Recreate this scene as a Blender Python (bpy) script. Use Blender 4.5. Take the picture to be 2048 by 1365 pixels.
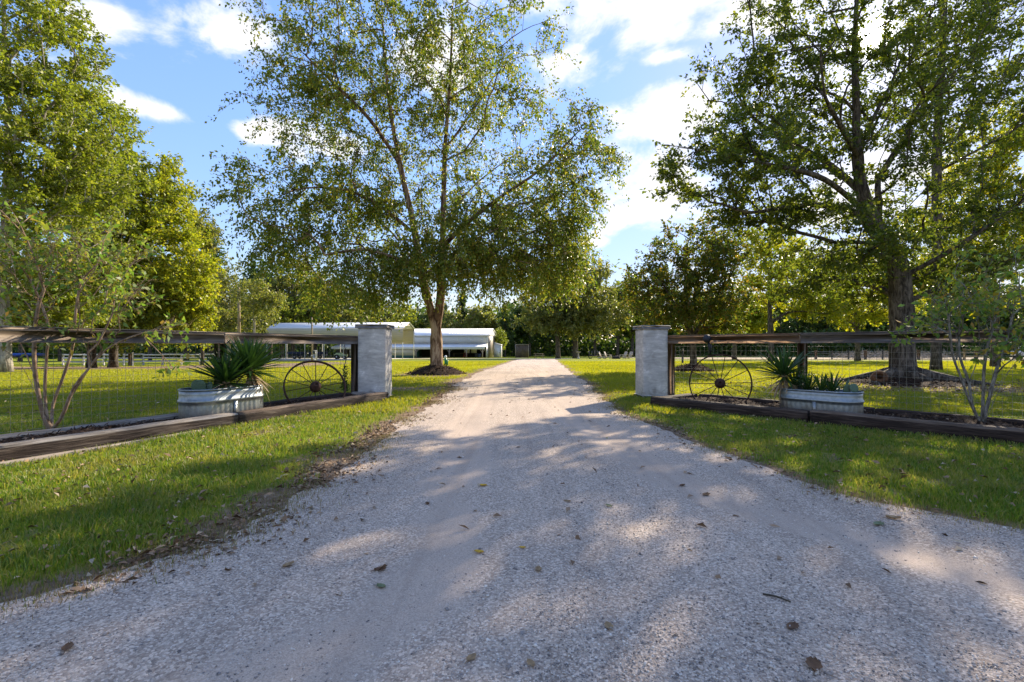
import bpy, math, random
import numpy as np
from mathutils import Vector, Matrix

# ------------------------------------------------------------------ camera, world, sun
sc = bpy.context.scene
for o in list(bpy.data.objects):
    bpy.data.objects.remove(o)
C = sc.collection
R = math.radians
F, CX, HY, CAMH = 960.0, 1024.0, 692.0, 1.2        # focal length and horizon in photo pixels, camera height

cam = bpy.data.cameras.new('camera')
cam.sensor_width = 36.0
cam.lens = F / 2048 * 36.0
cam.shift_y = (HY - 682.5) / 2048
cam.clip_start, cam.clip_end = 0.05, 3000
co = bpy.data.objects.new('camera', cam); C.objects.link(co)
co.location = (0, 0, CAMH); co.rotation_euler = (R(90), 0, 0)
sc.camera = co

SUN_AZ, SUN_EL = R(36.9), R(27.2)                   # to the right of +Y, above the horizon
sund = Vector((math.sin(SUN_AZ) * math.cos(SUN_EL), math.cos(SUN_AZ) * math.cos(SUN_EL), math.sin(SUN_EL)))
sl = bpy.data.lights.new('sun', 'SUN'); sl.energy = 3.3; sl.angle = R(0.53); sl.color = (1.0, 0.87, 0.68)
so = bpy.data.objects.new('sun', sl); C.objects.link(so)
so.rotation_euler = (-sund).to_track_quat('-Z', 'Y').to_euler()
so.location = sund * 60

sc.view_settings.view_transform = 'Standard'
sc.view_settings.look = 'None'
sc.view_settings.exposure = 1.74
sc.view_settings.gamma = 1.0
sc.view_settings.use_curve_mapping = False
sc.cycles.max_bounces = 8
sc.cycles.diffuse_bounces = 4
sc.cycles.transmission_bounces = 6
sc.cycles.transparent_max_bounces = 8
sc.cycles.caustics_reflective = False
sc.cycles.caustics_refractive = False
sc.cycles.sample_clamp_indirect = 6.0

w = bpy.data.worlds.new('World'); sc.world = w; w.use_nodes = True
nt = w.node_tree; nt.nodes.clear()
def wn(t, **k):
    n = nt.nodes.new(t)
    for a, b in k.items(): setattr(n, a, b)
    return n
def wm(op, a, b=None, c=None, clamp=False):
    n = wn('ShaderNodeMath', operation=op, use_clamp=clamp)
    for i, v in enumerate((a, b, c)):
        if v is None: continue
        if isinstance(v, (int, float)): n.inputs[i].default_value = v
        else: nt.links.new(v, n.inputs[i])
    return n.outputs[0]
def wv(op, a, b=None):
    n = wn('ShaderNodeVectorMath', operation=op)
    for i, v in enumerate((a, b)):
        if v is None: continue
        if isinstance(v, (tuple, list, Vector)): n.inputs[i].default_value = v
        else: nt.links.new(v, n.inputs[i])
    return n
wout = wn('ShaderNodeOutputWorld'); wbg = wn('ShaderNodeBackground'); wbg.inputs[1].default_value = 0.13
sky = wn('ShaderNodeTexSky', sky_type='NISHITA', sun_disc=False)
sky.sun_elevation = SUN_EL; sky.sun_rotation = SUN_AZ
sky.altitude = 60; sky.air_density = 1.1; sky.dust_density = 0.15; sky.ozone_density = 2.2
tc = wn('ShaderNodeTexCoord')
D = wv('NORMALIZE', tc.outputs['Generated']).outputs[0]
# soft cumulus banks: each a cloud with its own direction and extent, torn by noise
sep = wn('ShaderNodeSeparateXYZ'); nt.links.new(D, sep.inputs[0])
nz = wn('ShaderNodeTexNoise'); nz.inputs['Scale'].default_value = 6.5; nz.inputs['Detail'].default_value = 12
nz.inputs['Roughness'].default_value = 0.6; nz.inputs['Distortion'].default_value = 0.25
nt.links.new(wv('MULTIPLY', D, (1, 1, 1.7)).outputs[0], nz.inputs['Vector'])
nz2 = wn('ShaderNodeTexNoise'); nz2.inputs['Scale'].default_value = 2.1; nz2.inputs['Detail'].default_value = 6
nt.links.new(wv('MULTIPLY', D, (1, 1, 2.2)).outputs[0], nz2.inputs['Vector'])
total = None
CLOUDS = [(185, 50, 70, 60), (300, 218, 90, 26), (480, 55, 70, 70), (500, 265, 50, 22), (1250, 20, 240, 70),
          (1120, 130, 110, 60), (1310, 245, 130, 60), (1310, 350, 130, 90), (1300, 430, 190, 45), (1500, 20, 130, 45),
          (1340, 112, 60, 16), (1190, 482, 34, 12), (1610, 505, 70, 22), (1850, 330, 150, 60), (1700, 420, 130, 40),
          (700, 300, 130, 40), (860, 120, 120, 60), (-250, 150, 120, 60), (2300, 120, 180, 80)]
for (px, py, rx, ry) in CLOUDS:
    d = Vector(((px - CX) / F, 1, (HY - py) / F)); k = 1 / d.length; d.normalize()
    v = wv('SUBTRACT', D, tuple(d)).outputs[0]
    v = wv('MULTIPLY', v, (1 / (rx * k / F * 1.35), 1 / (rx * k / F * 1.35), 1 / (ry * k / F * 1.35))).outputs[0]
    l = wv('LENGTH', v).outputs['Value']
    s = wm('SUBTRACT', 1.0, l, clamp=True)
    total = s if total is None else wm('MAXIMUM', total, s)
fill_clouds = wm('MULTIPLY', wm('SUBTRACT', nz2.outputs['Fac'], 0.45, clamp=True), 3.0)      # unseen clouds outside the view, thickened to brighten and whiten the fill
behind = wm('LESS_THAN', sep.outputs['Y'], 0.45)
total = wm('MAXIMUM', total, wm('MULTIPLY', fill_clouds, behind))
dens = wm('ADD', total, wm('MULTIPLY', wm('SUBTRACT', nz.outputs['Fac'], 0.5), 2.9))
mr = wn('ShaderNodeMapRange', interpolation_type='SMOOTHSTEP')
nt.links.new(dens, mr.inputs[0])
mr.inputs[1].default_value = 0.18; mr.inputs[2].default_value = 0.80; mr.inputs[3].default_value = 0; mr.inputs[4].default_value = 0.93
ccol = wn('ShaderNodeMixRGB'); ccol.inputs[1].default_value = (2.55, 2.55, 2.6, 1); ccol.inputs[2].default_value = (3.2, 3.1, 3.0, 1)
nt.links.new(nz.outputs['Fac'], ccol.inputs[0])
tint = wn('ShaderNodeMixRGB', blend_type='MULTIPLY'); tint.inputs[0].default_value = 1.0
# sky radiance compressed by its own luminance: keeps the sunward sky from running away
lum = wv('DOT_PRODUCT', sky.outputs[0], (0.25, 0.6, 0.15)).outputs['Value']
sky_tone = wv('SCALE', sky.outputs[0]); nt.links.new(wm('DIVIDE', 1.5, wm('ADD', 1.0, wm('MULTIPLY', lum, 0.42))), sky_tone.inputs['Scale'])
hs = wn('ShaderNodeHueSaturation'); hs.inputs['Saturation'].default_value = 1.12
nt.links.new(sky_tone.outputs[0], hs.inputs['Color'])
nt.links.new(hs.outputs[0], tint.inputs[1]); tint.inputs[2].default_value = (0.98, 0.86, 0.95, 1)
mixc = wn('ShaderNodeMixRGB'); nt.links.new(mr.outputs[0], mixc.inputs[0])
nt.links.new(tint.outputs[0], mixc.inputs[1]); nt.links.new(ccol.outputs[0], mixc.inputs[2])
# the bright aureole right round the sun
dot = wv('DOT_PRODUCT', D, tuple(sund)).outputs['Value']
au = wm('POWER', wm('MAXIMUM', dot, 0.0), 9000.0)
au2 = wm('POWER', wm('MAXIMUM', dot, 0.0), 160.0)
aur = wm('ADD', wm('MULTIPLY', au, 90.0), wm('MULTIPLY', au2, 1.8))
addc = wn('ShaderNodeMixRGB', blend_type='ADD'); addc.inputs[0].default_value = 1.0
cmb = wn('ShaderNodeCombineXYZ')
for i, f in enumerate((1.0, 0.97, 0.88)): nt.links.new(wm('MULTIPLY', aur, f), cmb.inputs[i])
nt.links.new(mixc.outputs[0], addc.inputs[1]); nt.links.new(cmb.outputs[0], addc.inputs[2])
nt.links.new(addc.outputs[0], wbg.inputs[0]); nt.links.new(wbg.outputs[0], wout.inputs[0])

# ------------------------------------------------------------------ helpers
rng = np.random.default_rng(7)
random.seed(7)

def sstep(a, b, x):
    t = np.clip((np.asarray(x, float) - a) / (b - a), 0, 1)
    return t * t * (3 - 2 * t)
def gz(X, Y):
    X = np.asarray(X, float); Y = np.asarray(Y, float)
    t = np.clip((Y - 20) / 80, 0, 1.15)
    return -1.3 * t ** 1.3 - 0.4 * sstep(12, 35, -X) * sstep(15, 45, Y)
def G(X, Y): return float(gz(X, Y))
def at(px, py, Y):
    return Vector(((px - CX) / F * Y, Y, CAMH + (HY - py) / F * Y))
def gp(px, py):
    """ground point under a photo pixel (first hit along the ray)"""
    lo = None
    for Y in np.arange(1.0, 160, 0.25):
        p = at(px, py, Y)
        if p.z <= G(p.x, Y):
            a, b = Y - 0.25, Y
            for _ in range(20):
                m = (a + b) / 2; q = at(px, py, m)
                if q.z <= G(q.x, m): b = m
                else: a = m
            return at(px, py, b)
    return at(px, py, 100)

def mesh_obj(name, V, Fc, mat, parent=None, smooth=False, loc=None, mats=None, midx=None):
    """V (n,3) array; Fc list of index lists, or an (m,k) int array"""
    me = bpy.data.meshes.new(name)
    V = np.ascontiguousarray(V, dtype=np.float32)
    me.vertices.add(len(V)); me.vertices.foreach_set('co', V.ravel())
    if isinstance(Fc, np.ndarray):
        m, k = Fc.shape
        li = Fc.astype(np.int32).ravel(); ls = np.arange(0, m * k, k, dtype=np.int32); lt = np.full(m, k, np.int32)
    else:
        lt = np.array([len(f) for f in Fc], np.int32); ls = np.concatenate(([0], np.cumsum(lt)[:-1])).astype(np.int32)
        li = np.array([i for f in Fc for i in f], np.int32); m = len(Fc)
    me.loops.add(len(li)); me.loops.foreach_set('vertex_index', li)
    me.polygons.add(m); me.polygons.foreach_set('loop_start', ls); me.polygons.foreach_set('loop_total', lt)
    if smooth: me.polygons.foreach_set('use_smooth', np.ones(m, bool))
    me.update(calc_edges=True)
    for mm in (mats or [mat]): me.materials.append(mm)
    if midx is not None: me.polygons.foreach_set('material_index', np.asarray(midx, np.int32))
    o = bpy.data.objects.new(name, me); C.objects.link(o)
    if parent is not None: o.parent = parent
    if loc is not None: o.location = loc
    return o
def tag(o, label=None, cat=None, group=None, kind=None):
    if label: o['label'] = label
    if cat: o['category'] = cat
    if group: o['group'] = group
    if kind: o['kind'] = kind
    return o
def thing(name, label, cat, loc=(0, 0, 0), rz=0.0, group=None):
    o = bpy.data.objects.new(name, None); C.objects.link(o)
    o.empty_display_size = 0.2
    o.location = loc; o.rotation_euler = (0, 0, rz)
    return tag(o, label, cat, group)
def copy_tree(o, parent=None):
    c = o.copy(); C.objects.link(c); c.parent = parent
    for ch in [x for x in bpy.data.objects if x.parent == o]: copy_tree(ch, c)
    return c

class MB:
    def __init__(s): s.v = []; s.f = []
    def add(s, V, Fc):
        b = len(s.v); s.v.extend([tuple(p) for p in V]); s.f.extend([[i + b for i in f] for f in Fc]); return s
    def box(s, c, d, rot=None, jit=0.0):
        M = rot if rot is not None else Matrix.Identity(3)
        V = []
        for z in (-1, 1):
            for y in (-1, 1):
                for x in (-1, 1):
                    p = M @ Vector((x * d[0] / 2, y * d[1] / 2, z * d[2] / 2)) + Vector(c)
                    if jit: p += Vector([random.uniform(-jit, jit) for _ in range(3)])
                    V.append(p)
        return s.add(V, [(0, 2, 3, 1), (4, 5, 7, 6), (0, 1, 5, 4), (2, 6, 7, 3), (0, 4, 6, 2), (1, 3, 7, 5)])
    def bevbox(s, c, d, b, rot=None):
        """box with chamfered edges (24 verts)"""
        M = rot if rot is not None else Matrix.Identity(3)
        h = [x / 2 for x in d]; V = []; idx = {}
        for sx in (-1, 1):
            for sy in (-1, 1):
                for sz in (-1, 1):
                    for a in range(3):
                        p = [sx * (h[0] - b), sy * (h[1] - b), sz * (h[2] - b)]; p[a] = (sx, sy, sz)[a] * h[a]
                        idx[(sx, sy, sz, a)] = len(V); V.append(M @ Vector(p) + Vector(c))
        Fc = []
        for a in range(3):
            o1, o2 = [(1, 2), (2, 0), (0, 1)][a]
            for sgn in (-1, 1):
                q = []
                for (p1, p2) in ((-1, -1), (1, -1), (1, 1), (-1, 1)):
                    t = [0, 0, 0]; t[a] = sgn; t[o1] = p1; t[o2] = p2; q.append(idx[(t[0], t[1], t[2], a)])
                Fc.append(q if sgn > 0 else q[::-1])
        for a in range(3):
            o1, o2 = [(1, 2), (2, 0), (0, 1)][a]
            for p1 in (-1, 1):
                for p2 in (-1, 1):
                    def k(av, ax):
                        t = [0, 0, 0]; t[a] = av; t[o1] = p1; t[o2] = p2; return idx[(t[0], t[1], t[2], ax)]
                    q = [k(-1, o1), k(1, o1), k(1, o2), k(-1, o2)]
                    Fc.append(q if p1 * p2 > 0 else q[::-1])
        for sx in (-1, 1):
            for sy in (-1, 1):
                for sz in (-1, 1):
                    q = [idx[(sx, sy, sz, a)] for a in range(3)]
                    Fc.append(q if sx * sy * sz > 0 else q[::-1])
        return s.add(V, Fc)
    def tube(s, P, r, n=8, cap=True, wob=0.0):
        P = [Vector(p) for p in P]; m = len(P)
        if not hasattr(r, '__len__'): r = [r] * m
        V = []; u = None
        for i in range(m):
            t = (P[min(i + 1, m - 1)] - P[max(i - 1, 0)])
            t = t.normalized() if t.length > 1e-9 else Vector((0, 0, 1))
            if u is None: u = t.orthogonal().normalized()
            else:
                u = u - t * u.dot(t); u = u.normalized() if u.length > 1e-6 else t.orthogonal().normalized()
            v = t.cross(u)
            for k in range(n):
                a = 2 * math.pi * k / n
                rr = r[i] * (1 + (random.uniform(-wob, wob) if wob else 0))
                V.append(P[i] + u * math.cos(a) * rr + v * math.sin(a) * rr)
        Fc = [(i * n + k, i * n + (k + 1) % n, (i + 1) * n + (k + 1) % n, (i + 1) * n + k) for i in range(m - 1) for k in range(n)]
        if cap: Fc += [list(range(n))[::-1], [(m - 1) * n + k for k in range(n)]]
        return s.add(V, Fc)
    def lathe(s, prof, n=24, c=(0, 0, 0)):
        V = [(c[0] + r * math.cos(2 * math.pi * k / n), c[1] + r * math.sin(2 * math.pi * k / n), c[2] + z) for (r, z) in prof for k in range(n)]
        Fc = [(i * n + k, i * n + (k + 1) % n, (i + 1) * n + (k + 1) % n, (i + 1) * n + k) for i in range(len(prof) - 1) for k in range(n)]
        return s.add(V, Fc)
    def torus(s, R_, r_, n=48, m=8, flat=1.0):
        V = []; Fc = []
        for i in range(n):
            a = 2 * math.pi * i / n
            for j in range(m):
                b = 2 * math.pi * j / m
                q = R_ + r_ * math.cos(b)
                V.append((q * math.cos(a), q * math.sin(a), r_ * flat * math.sin(b)))
        for i in range(n):
            for j in range(m):
                Fc.append((i * m + j, ((i + 1) % n) * m + j, ((i + 1) % n) * m + (j + 1) % m, i * m + (j + 1) % m))
        return s.add(V, Fc)
    def ext(s, poly, y0, y1):
        """polygon in x,z swept along y"""
        n = len(poly)
        V = [(x, y0, z) for x, z in poly] + [(x, y1, z) for x, z in poly]
        Fc = [list(range(n)), list(range(2 * n - 1, n - 1, -1))] + [(k, n + k, n + (k + 1) % n, (k + 1) % n) for k in range(n)]
        return s.add(V, Fc)
    def build(s, name, mat, parent=None, smooth=False, loc=None):
        return mesh_obj(name, np.array(s.v, float).reshape(-1, 3), s.f, mat, parent, smooth, loc)
def rotz(a): return Matrix.Rotation(a, 3, 'Z')
def rotm(a, ax): return Matrix.Rotation(a, 3, ax)

# value noise for geometry (vectorised)
_perm = np.random.default_rng(3).random((64, 64))
def vnoise(x, y):
    x = np.asarray(x, float); y = np.asarray(y, float)
    xi = np.floor(x).astype(int); yi = np.floor(y).astype(int)
    fx = x - xi; fy = y - yi; fx = fx * fx * (3 - 2 * fx); fy = fy * fy * (3 - 2 * fy)
    g = lambda a, b: _perm[a % 64, b % 64]
    return (g(xi, yi) * (1 - fx) + g(xi + 1, yi) * fx) * (1 - fy) + (g(xi, yi + 1) * (1 - fx) + g(xi + 1, yi + 1) * fx) * fy
def fbm(x, y, o=4):
    s = 0; a = 0.5
    for i in range(o):
        s = s + a * vnoise(x * 2 ** i + 17 * i, y * 2 ** i + 31 * i); a *= 0.5
    return s / (1 - 0.5 ** o)

# ------------------------------------------------------------------ materials
def newmat(name):
    m = bpy.data.materials.new(name); m.use_nodes = True
    n = m.node_tree; n.nodes.clear()
    out = n.nodes.new('ShaderNodeOutputMaterial')
    return m, n, out
class MT:
    """small node helper"""
    def __init__(s, name):
        s.m, s.t, s.out = newmat(name)
        s.geo = None; s.tc = None
    def n(s, t, **k):
        x = s.t.nodes.new(t)
        for a, b in k.items(): setattr(x, a, b)
        return x
    def l(s, a, b): s.t.links.new(a, b)
    def pos(s, world=False):
        if world:
            if s.geo is None: s.geo = s.n('ShaderNodeNewGeometry')
            return s.geo.outputs['Position']
        if s.tc is None: s.tc = s.n('ShaderNodeTexCoord')
        return s.tc.outputs['Object']
    def scaled(s, v, sc_):
        x = s.n('ShaderNodeVectorMath', operation='MULTIPLY'); s.l(v, x.inputs[0]); x.inputs[1].default_value = sc_; return x.outputs[0]
    def noise(s, scale, detail=4, rough=0.55, vec=None, dist=0.0):
        x = s.n('ShaderNodeTexNoise'); x.inputs['Scale'].default_value = scale; x.inputs['Detail'].default_value = detail
        x.inputs['Roughness'].default_value = rough; x.inputs['Distortion'].default_value = dist
        s.l(vec if vec is not None else s.pos(), x.inputs['Vector']); return x.outputs['Fac']
    def ramp(s, fac, stops, interp='LINEAR'):
        x = s.n('ShaderNodeValToRGB'); x.color_ramp.interpolation = interp
        e = x.color_ramp.elements
        while len(e) < len(stops): e.new(0.5)
        for i, (p, c) in enumerate(stops):
            e[i].position = p; e[i].color = (c[0], c[1], c[2], 1) if hasattr(c, '__len__') else (c, c, c, 1)
        s.l(fac, x.inputs[0]); return x.outputs[0]
    def mix(s, fac, a, b, mode='MIX'):
        x = s.n('ShaderNodeMixRGB', blend_type=mode)
        for i, v in enumerate((fac, a, b)):
            if isinstance(v, (int, float)): x.inputs[i].default_value = v if i == 0 else (v, v, v, 1)
            elif isinstance(v, tuple): x.inputs[i].default_value = (*v[:3], 1)
            else: s.l(v, x.inputs[i])
        return x.outputs[0]
    def math(s, op, a, b=None, clamp=False):
        x = s.n('ShaderNodeMath', operation=op, use_clamp=clamp)
        for i, v in enumerate((a, b)):
            if v is None: continue
            if isinstance(v, (int, float)): x.inputs[i].default_value = v
            else: s.l(v, x.inputs[i])
        return x.outputs[0]
    def bump(s, h, strength=0.5, dist=0.02):
        x = s.n('ShaderNodeBump'); x.inputs['Strength'].default_value = strength; x.inputs['Distance'].default_value = dist
        s.l(h, x.inputs['Height']); return x.outputs[0]
    def pbr(s, col, rough=0.8, metal=0.0, nrm=None, spec=0.3):
        p = s.n('ShaderNodeBsdfPrincipled')
        if isinstance(col, tuple): p.inputs['Base Color'].default_value = (*col[:3], 1)
        else: s.l(col, p.inputs['Base Color'])
        if isinstance(rough, (int, float)): p.inputs['Roughness'].default_value = rough
        else: s.l(rough, p.inputs['Roughness'])
        p.inputs['Metallic'].default_value = metal; p.inputs['Specular IOR Level'].default_value = spec
        if nrm is not None: s.l(nrm, p.inputs['Normal'])
        s.l(p.outputs[0], s.out.inputs[0]); s.p = p
        return s.m
    def island(s):
        if s.geo is None: s.geo = s.n('ShaderNodeNewGeometry')
        return s.geo.outputs['Random Per Island']

def leaf_mat(name, cols, trans=0.5, tboost=(1.5, 1.55, 0.7), rough=0.45, patch=0.5, dry=0.0):
    t = MT(name)
    k = len(cols)
    c = t.ramp(t.island(), [(i / max(1, k - 1), c) for i, c in enumerate(cols)])
    nz = t.noise(patch, 3, 0.5, t.pos(True))
    c = t.mix(1.0, c, t.ramp(nz, [(0.25, (0.72, 0.72, 0.72)), (0.75, (1.2, 1.18, 1.1))]), 'MULTIPLY')
    if dry:
        dn_ = t.noise(1.3, 5, 0.65, t.pos(True), 0.4)
        c = t.mix(t.ramp(dn_, [(0.48, 0.0), (0.64, dry)]), c, (0.34, 0.27, 0.10))
    t.pbr(c, rough, 0, None, 0.35)
    tr = t.n('ShaderNodeBsdfTranslucent')
    t.l(t.mix(1.0, c, (*tboost,), 'MULTIPLY'), tr.inputs[0])
    mx = t.n('ShaderNodeMixShader'); mx.inputs[0].default_value = trans
    t.l(t.p.outputs[0], mx.inputs[1]); t.l(tr.outputs[0], mx.inputs[2]); t.l(mx.outputs[0], t.out.inputs[0])
    return t.m
def plain(name, col, rough=0.7, metal=0.0, var=0.15, scale=6.0, bump=0.0, spec=0.3):
    t = MT(name)
    nzv = t.noise(scale, 5, 0.6)
    c = t.mix(1.0, col, t.ramp(nzv, [(0.3, (1 - var,) * 3), (0.7, (1 + var,) * 3)]), 'MULTIPLY')
    return t.pbr(c, rough, metal, t.bump(nzv, bump, 0.02) if bump else None, spec)
def bark_mat(name, c1, c2, c3, vs=2.6, bs=0.9):
    t = MT(name)
    v = t.scaled(t.pos(True), (1, 1, 0.28))
    a = t.noise(vs * 4, 6, 0.65, v, 0.6)
    b = t.noise(vs, 3, 0.5, t.pos(True))
    c = t.ramp(a, [(0.38, c1), (0.5, c2), (0.62, c3)])
    c = t.mix(1.0, c, t.ramp(b, [(0.3, (0.75,) * 3), (0.7, (1.2,) * 3)]), 'MULTIPLY')
    return t.pbr(c, 0.9, 0, t.bump(a, bs, 0.06), 0.15)
def wood_mat(name, c1, c2, c3, ax=(0.35, 6, 6), bs=0.35, rough=0.85):
    t = MT(name)
    v = t.scaled(t.pos(), ax)
    a = t.noise(5.0, 6, 0.62, v, 0.8)
    k = t.noise(1.4, 3, 0.5)
    c = t.ramp(a, [(0.3, c1), (0.5, c2), (0.7, c3)])
    c = t.mix(1.0, c, t.ramp(k, [(0.3, (0.7,) * 3), (0.72, (1.2,) * 3)]), 'MULTIPLY')
    return t.pbr(c, rough, 0, t.bump(a, bs, 0.02), 0.2)

M = {}
M['leaf_birch'] = leaf_mat('leaf_birch', [(0.075, 0.12, 0.02), (0.105, 0.16, 0.024), (0.15, 0.195, 0.03), (0.21, 0.22, 0.036), (0.28, 0.235, 0.045)], 0.5)
M['leaf_oak'] = leaf_mat('leaf_oak', [(0.05, 0.078, 0.02), (0.07, 0.1, 0.024), (0.098, 0.125, 0.028), (0.15, 0.16, 0.034)], 0.55, (1.9, 1.9, 0.55))
M['leaf_bright'] = leaf_mat('leaf_bright', [(0.16, 0.22, 0.022), (0.22, 0.27, 0.028), (0.29, 0.3, 0.034), (0.33, 0.29, 0.036)], 0.55, (1.7, 1.6, 0.5))
M['leaf_maple'] = leaf_mat('leaf_maple', [(0.14, 0.185, 0.024), (0.185, 0.235, 0.028), (0.24, 0.28, 0.034), (0.31, 0.31, 0.04)], 0.45)
M['leaf_gold'] = leaf_mat('leaf_gold', [(0.19, 0.26, 0.028), (0.25, 0.315, 0.03), (0.31, 0.345, 0.036), (0.37, 0.35, 0.04)], 0.5, (1.5, 1.4, 0.5))
M['leaf_olive'] = leaf_mat('leaf_olive', [(0.11, 0.14, 0.04), (0.15, 0.175, 0.048), (0.2, 0.21, 0.06), (0.26, 0.23, 0.08)], 0.4)
M['leaf_pale'] = leaf_mat('leaf_pale', [(0.165, 0.204, 0.049), (0.229, 0.240, 0.059), (0.280, 0.264, 0.076)], 0.45)
M['leaf_dark'] = leaf_mat('leaf_dark', [(0.033, 0.070, 0.018), (0.047, 0.091, 0.023), (0.074, 0.119, 0.028), (0.111, 0.140, 0.035)], 0.4)
M['leaf_rust'] = leaf_mat('leaf_rust', [(0.072, 0.115, 0.022), (0.100, 0.142, 0.024), (0.157, 0.162, 0.027), (0.229, 0.135, 0.030)], 0.48)
M['leaf_myrtle'] = leaf_mat('leaf_myrtle', [(0.09, 0.165, 0.035), (0.12, 0.21, 0.042), (0.16, 0.25, 0.048), (0.22, 0.27, 0.055), (0.24, 0.26, 0.05), (0.34, 0.2, 0.04)], 0.45)
M['grass'] = leaf_mat('grass', [(0.075, 0.14, 0.02), (0.105, 0.185, 0.022), (0.15, 0.23, 0.026), (0.22, 0.25, 0.05), (0.34, 0.28, 0.12)], 0.45, (1.5, 1.5, 0.5), 0.5, 0.6, dry=0.4)
M['grass_far'] = leaf_mat('grass_far', [(0.19, 0.235, 0.016), (0.25, 0.28, 0.018), (0.31, 0.32, 0.024), (0.36, 0.32, 0.05)], 0.5, (1.6, 1.5, 0.4), 0.5, 0.25)
M['bark_birch'] = bark_mat('bark_birch', (0.04, 0.022, 0.014), (0.19, 0.115, 0.07), (0.42, 0.31, 0.21), 1.7, 1.0)
M['bark_oak'] = bark_mat('bark_oak', (0.03, 0.024, 0.018), (0.085, 0.07, 0.055), (0.17, 0.14, 0.11), 3.0, 0.9)
M['bark_pale'] = bark_mat('bark_pale', (0.16, 0.14, 0.12), (0.3, 0.27, 0.23), (0.42, 0.38, 0.33), 2.0, 0.6)
M['bark_myrtle'] = bark_mat('bark_myrtle', (0.17, 0.11, 0.07), (0.28, 0.19, 0.13), (0.38, 0.29, 0.21), 6, 0.25)
M['bark_mossy'] = bark_mat('bark_mossy', (0.10, 0.09, 0.07), (0.2, 0.18, 0.15), (0.32, 0.3, 0.26), 8, 0.25)

# stucco
t = MT('stucco')
a = t.noise(3.2, 6, 0.62, None, 0.8); b = t.noise(40, 4, 0.6); c3 = t.noise(1.3, 3, 0.5, t.scaled(t.pos(), (1, 1, 2.2)), 1.5)
col = t.ramp(a, [(0.25, (0.34, 0.325, 0.305)), (0.45, (0.45, 0.435, 0.41)), (0.55, (0.48, 0.465, 0.44)), (0.72, (0.66, 0.645, 0.615))])
col = t.mix(1.0, col, t.ramp(c3, [(0.28, (0.74,) * 3), (0.45, (0.98,) * 3), (0.65, (1.08,) * 3)]), 'MULTIPLY')
sp_ = t.n('ShaderNodeSeparateXYZ'); t.l(t.pos(), sp_.inputs[0])
stain = t.ramp(t.math('ADD', sp_.outputs['Z'], t.math('MULTIPLY', c3, 0.5)), [(0.18, (0.62, 0.55, 0.45)), (0.42, (1.0, 1.0, 1.0))])
col = t.mix(1.0, col, stain, 'MULTIPLY')
ck = t.n('ShaderNodeTexVoronoi', feature='DISTANCE_TO_EDGE'); ck.inputs['Scale'].default_value = 1.7
dv = t.n('ShaderNodeVectorMath', operation='ADD'); nzv = t.n('ShaderNodeTexNoise'); nzv.inputs['Scale'].default_value = 4; nzv.inputs['Detail'].default_value = 5
t.l(t.pos(), nzv.inputs['Vector']); t.l(t.pos(), dv.inputs[0]); t.l(t.scaled(nzv.outputs['Color'], (.35, .35, .35)), dv.inputs[1]); t.l(dv.outputs[0], ck.inputs['Vector'])
crk = t.math('MULTIPLY', t.ramp(ck.outputs['Distance'], [(0.0, 1.0), (0.012, 0.0)]), t.ramp(c3, [(0.45, 0.0), (0.6, 0.55)]))
col = t.mix(crk, col, (0.12, 0.11, 0.10))
tw_ = t.noise(2.6, 6, 0.7, t.scaled(t.pos(), (1, 1, 4.5)), 1.2)
col = t.mix(1.0, col, t.ramp(tw_, [(0.36, (0.82, 0.81, 0.8)), (0.52, (1.0, 1.0, 1.0)), (0.64, (1.22, 1.21, 1.19))]), 'MULTIPLY')
M['stucco'] = t.pbr(col, 0.92, 0, t.bump(t.math('ADD', t.math('MULTIPLY', a, 1.0), t.math('MULTIPLY', b, 0.18)), 0.55, 0.02), 0.2)
t = MT('cap_stone'); a = t.noise(5, 6, 0.65)
M['cap'] = t.pbr(t.ramp(a, [(0.3, (0.2, 0.19, 0.185)), (0.6, (0.34, 0.33, 0.32)), (0.8, (0.42, 0.41, 0.39))]), 0.9, 0, t.bump(a, 0.4, 0.02), 0.2)
M['rail_wood'] = wood_mat('rail_wood', (0.15, 0.112, 0.088), (0.27, 0.215, 0.17), (0.40, 0.34, 0.285))
M['rail_new'] = wood_mat('rail_new', (0.2, 0.12, 0.07), (0.34, 0.22, 0.135), (0.43, 0.31, 0.21))
M['post_wood'] = wood_mat('post_wood', (0.10, 0.07, 0.05), (0.19, 0.135, 0.095), (0.28, 0.21, 0.155), (6, 6, 0.4))
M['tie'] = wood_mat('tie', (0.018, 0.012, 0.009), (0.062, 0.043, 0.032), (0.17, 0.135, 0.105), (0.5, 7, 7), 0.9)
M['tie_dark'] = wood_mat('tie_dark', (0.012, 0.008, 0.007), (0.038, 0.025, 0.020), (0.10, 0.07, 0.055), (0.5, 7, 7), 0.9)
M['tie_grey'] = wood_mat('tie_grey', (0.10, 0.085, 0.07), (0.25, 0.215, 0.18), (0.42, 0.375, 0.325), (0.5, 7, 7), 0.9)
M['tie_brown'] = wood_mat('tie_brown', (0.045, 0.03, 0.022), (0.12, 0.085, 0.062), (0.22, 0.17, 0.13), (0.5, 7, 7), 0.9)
M['plank_pale'] = wood_mat('plank_pale', (0.24, 0.19, 0.14), (0.36, 0.29, 0.22), (0.46, 0.4, 0.32))
M['adirondack'] = wood_mat('adirondack', (0.4, 0.33, 0.24), (0.52, 0.44, 0.34), (0.62, 0.55, 0.45))
M['crate_wood'] = wood_mat('crate_wood', (0.06, 0.048, 0.04), (0.12, 0.095, 0.078), (0.2, 0.165, 0.135), (6, 6, 0.5))
M['crate_frame'] = wood_mat('crate_frame', (0.2, 0.17, 0.13), (0.29, 0.25, 0.2), (0.38, 0.33, 0.27), (6, 6, 0.5))
t = MT('galvanized')
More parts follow.
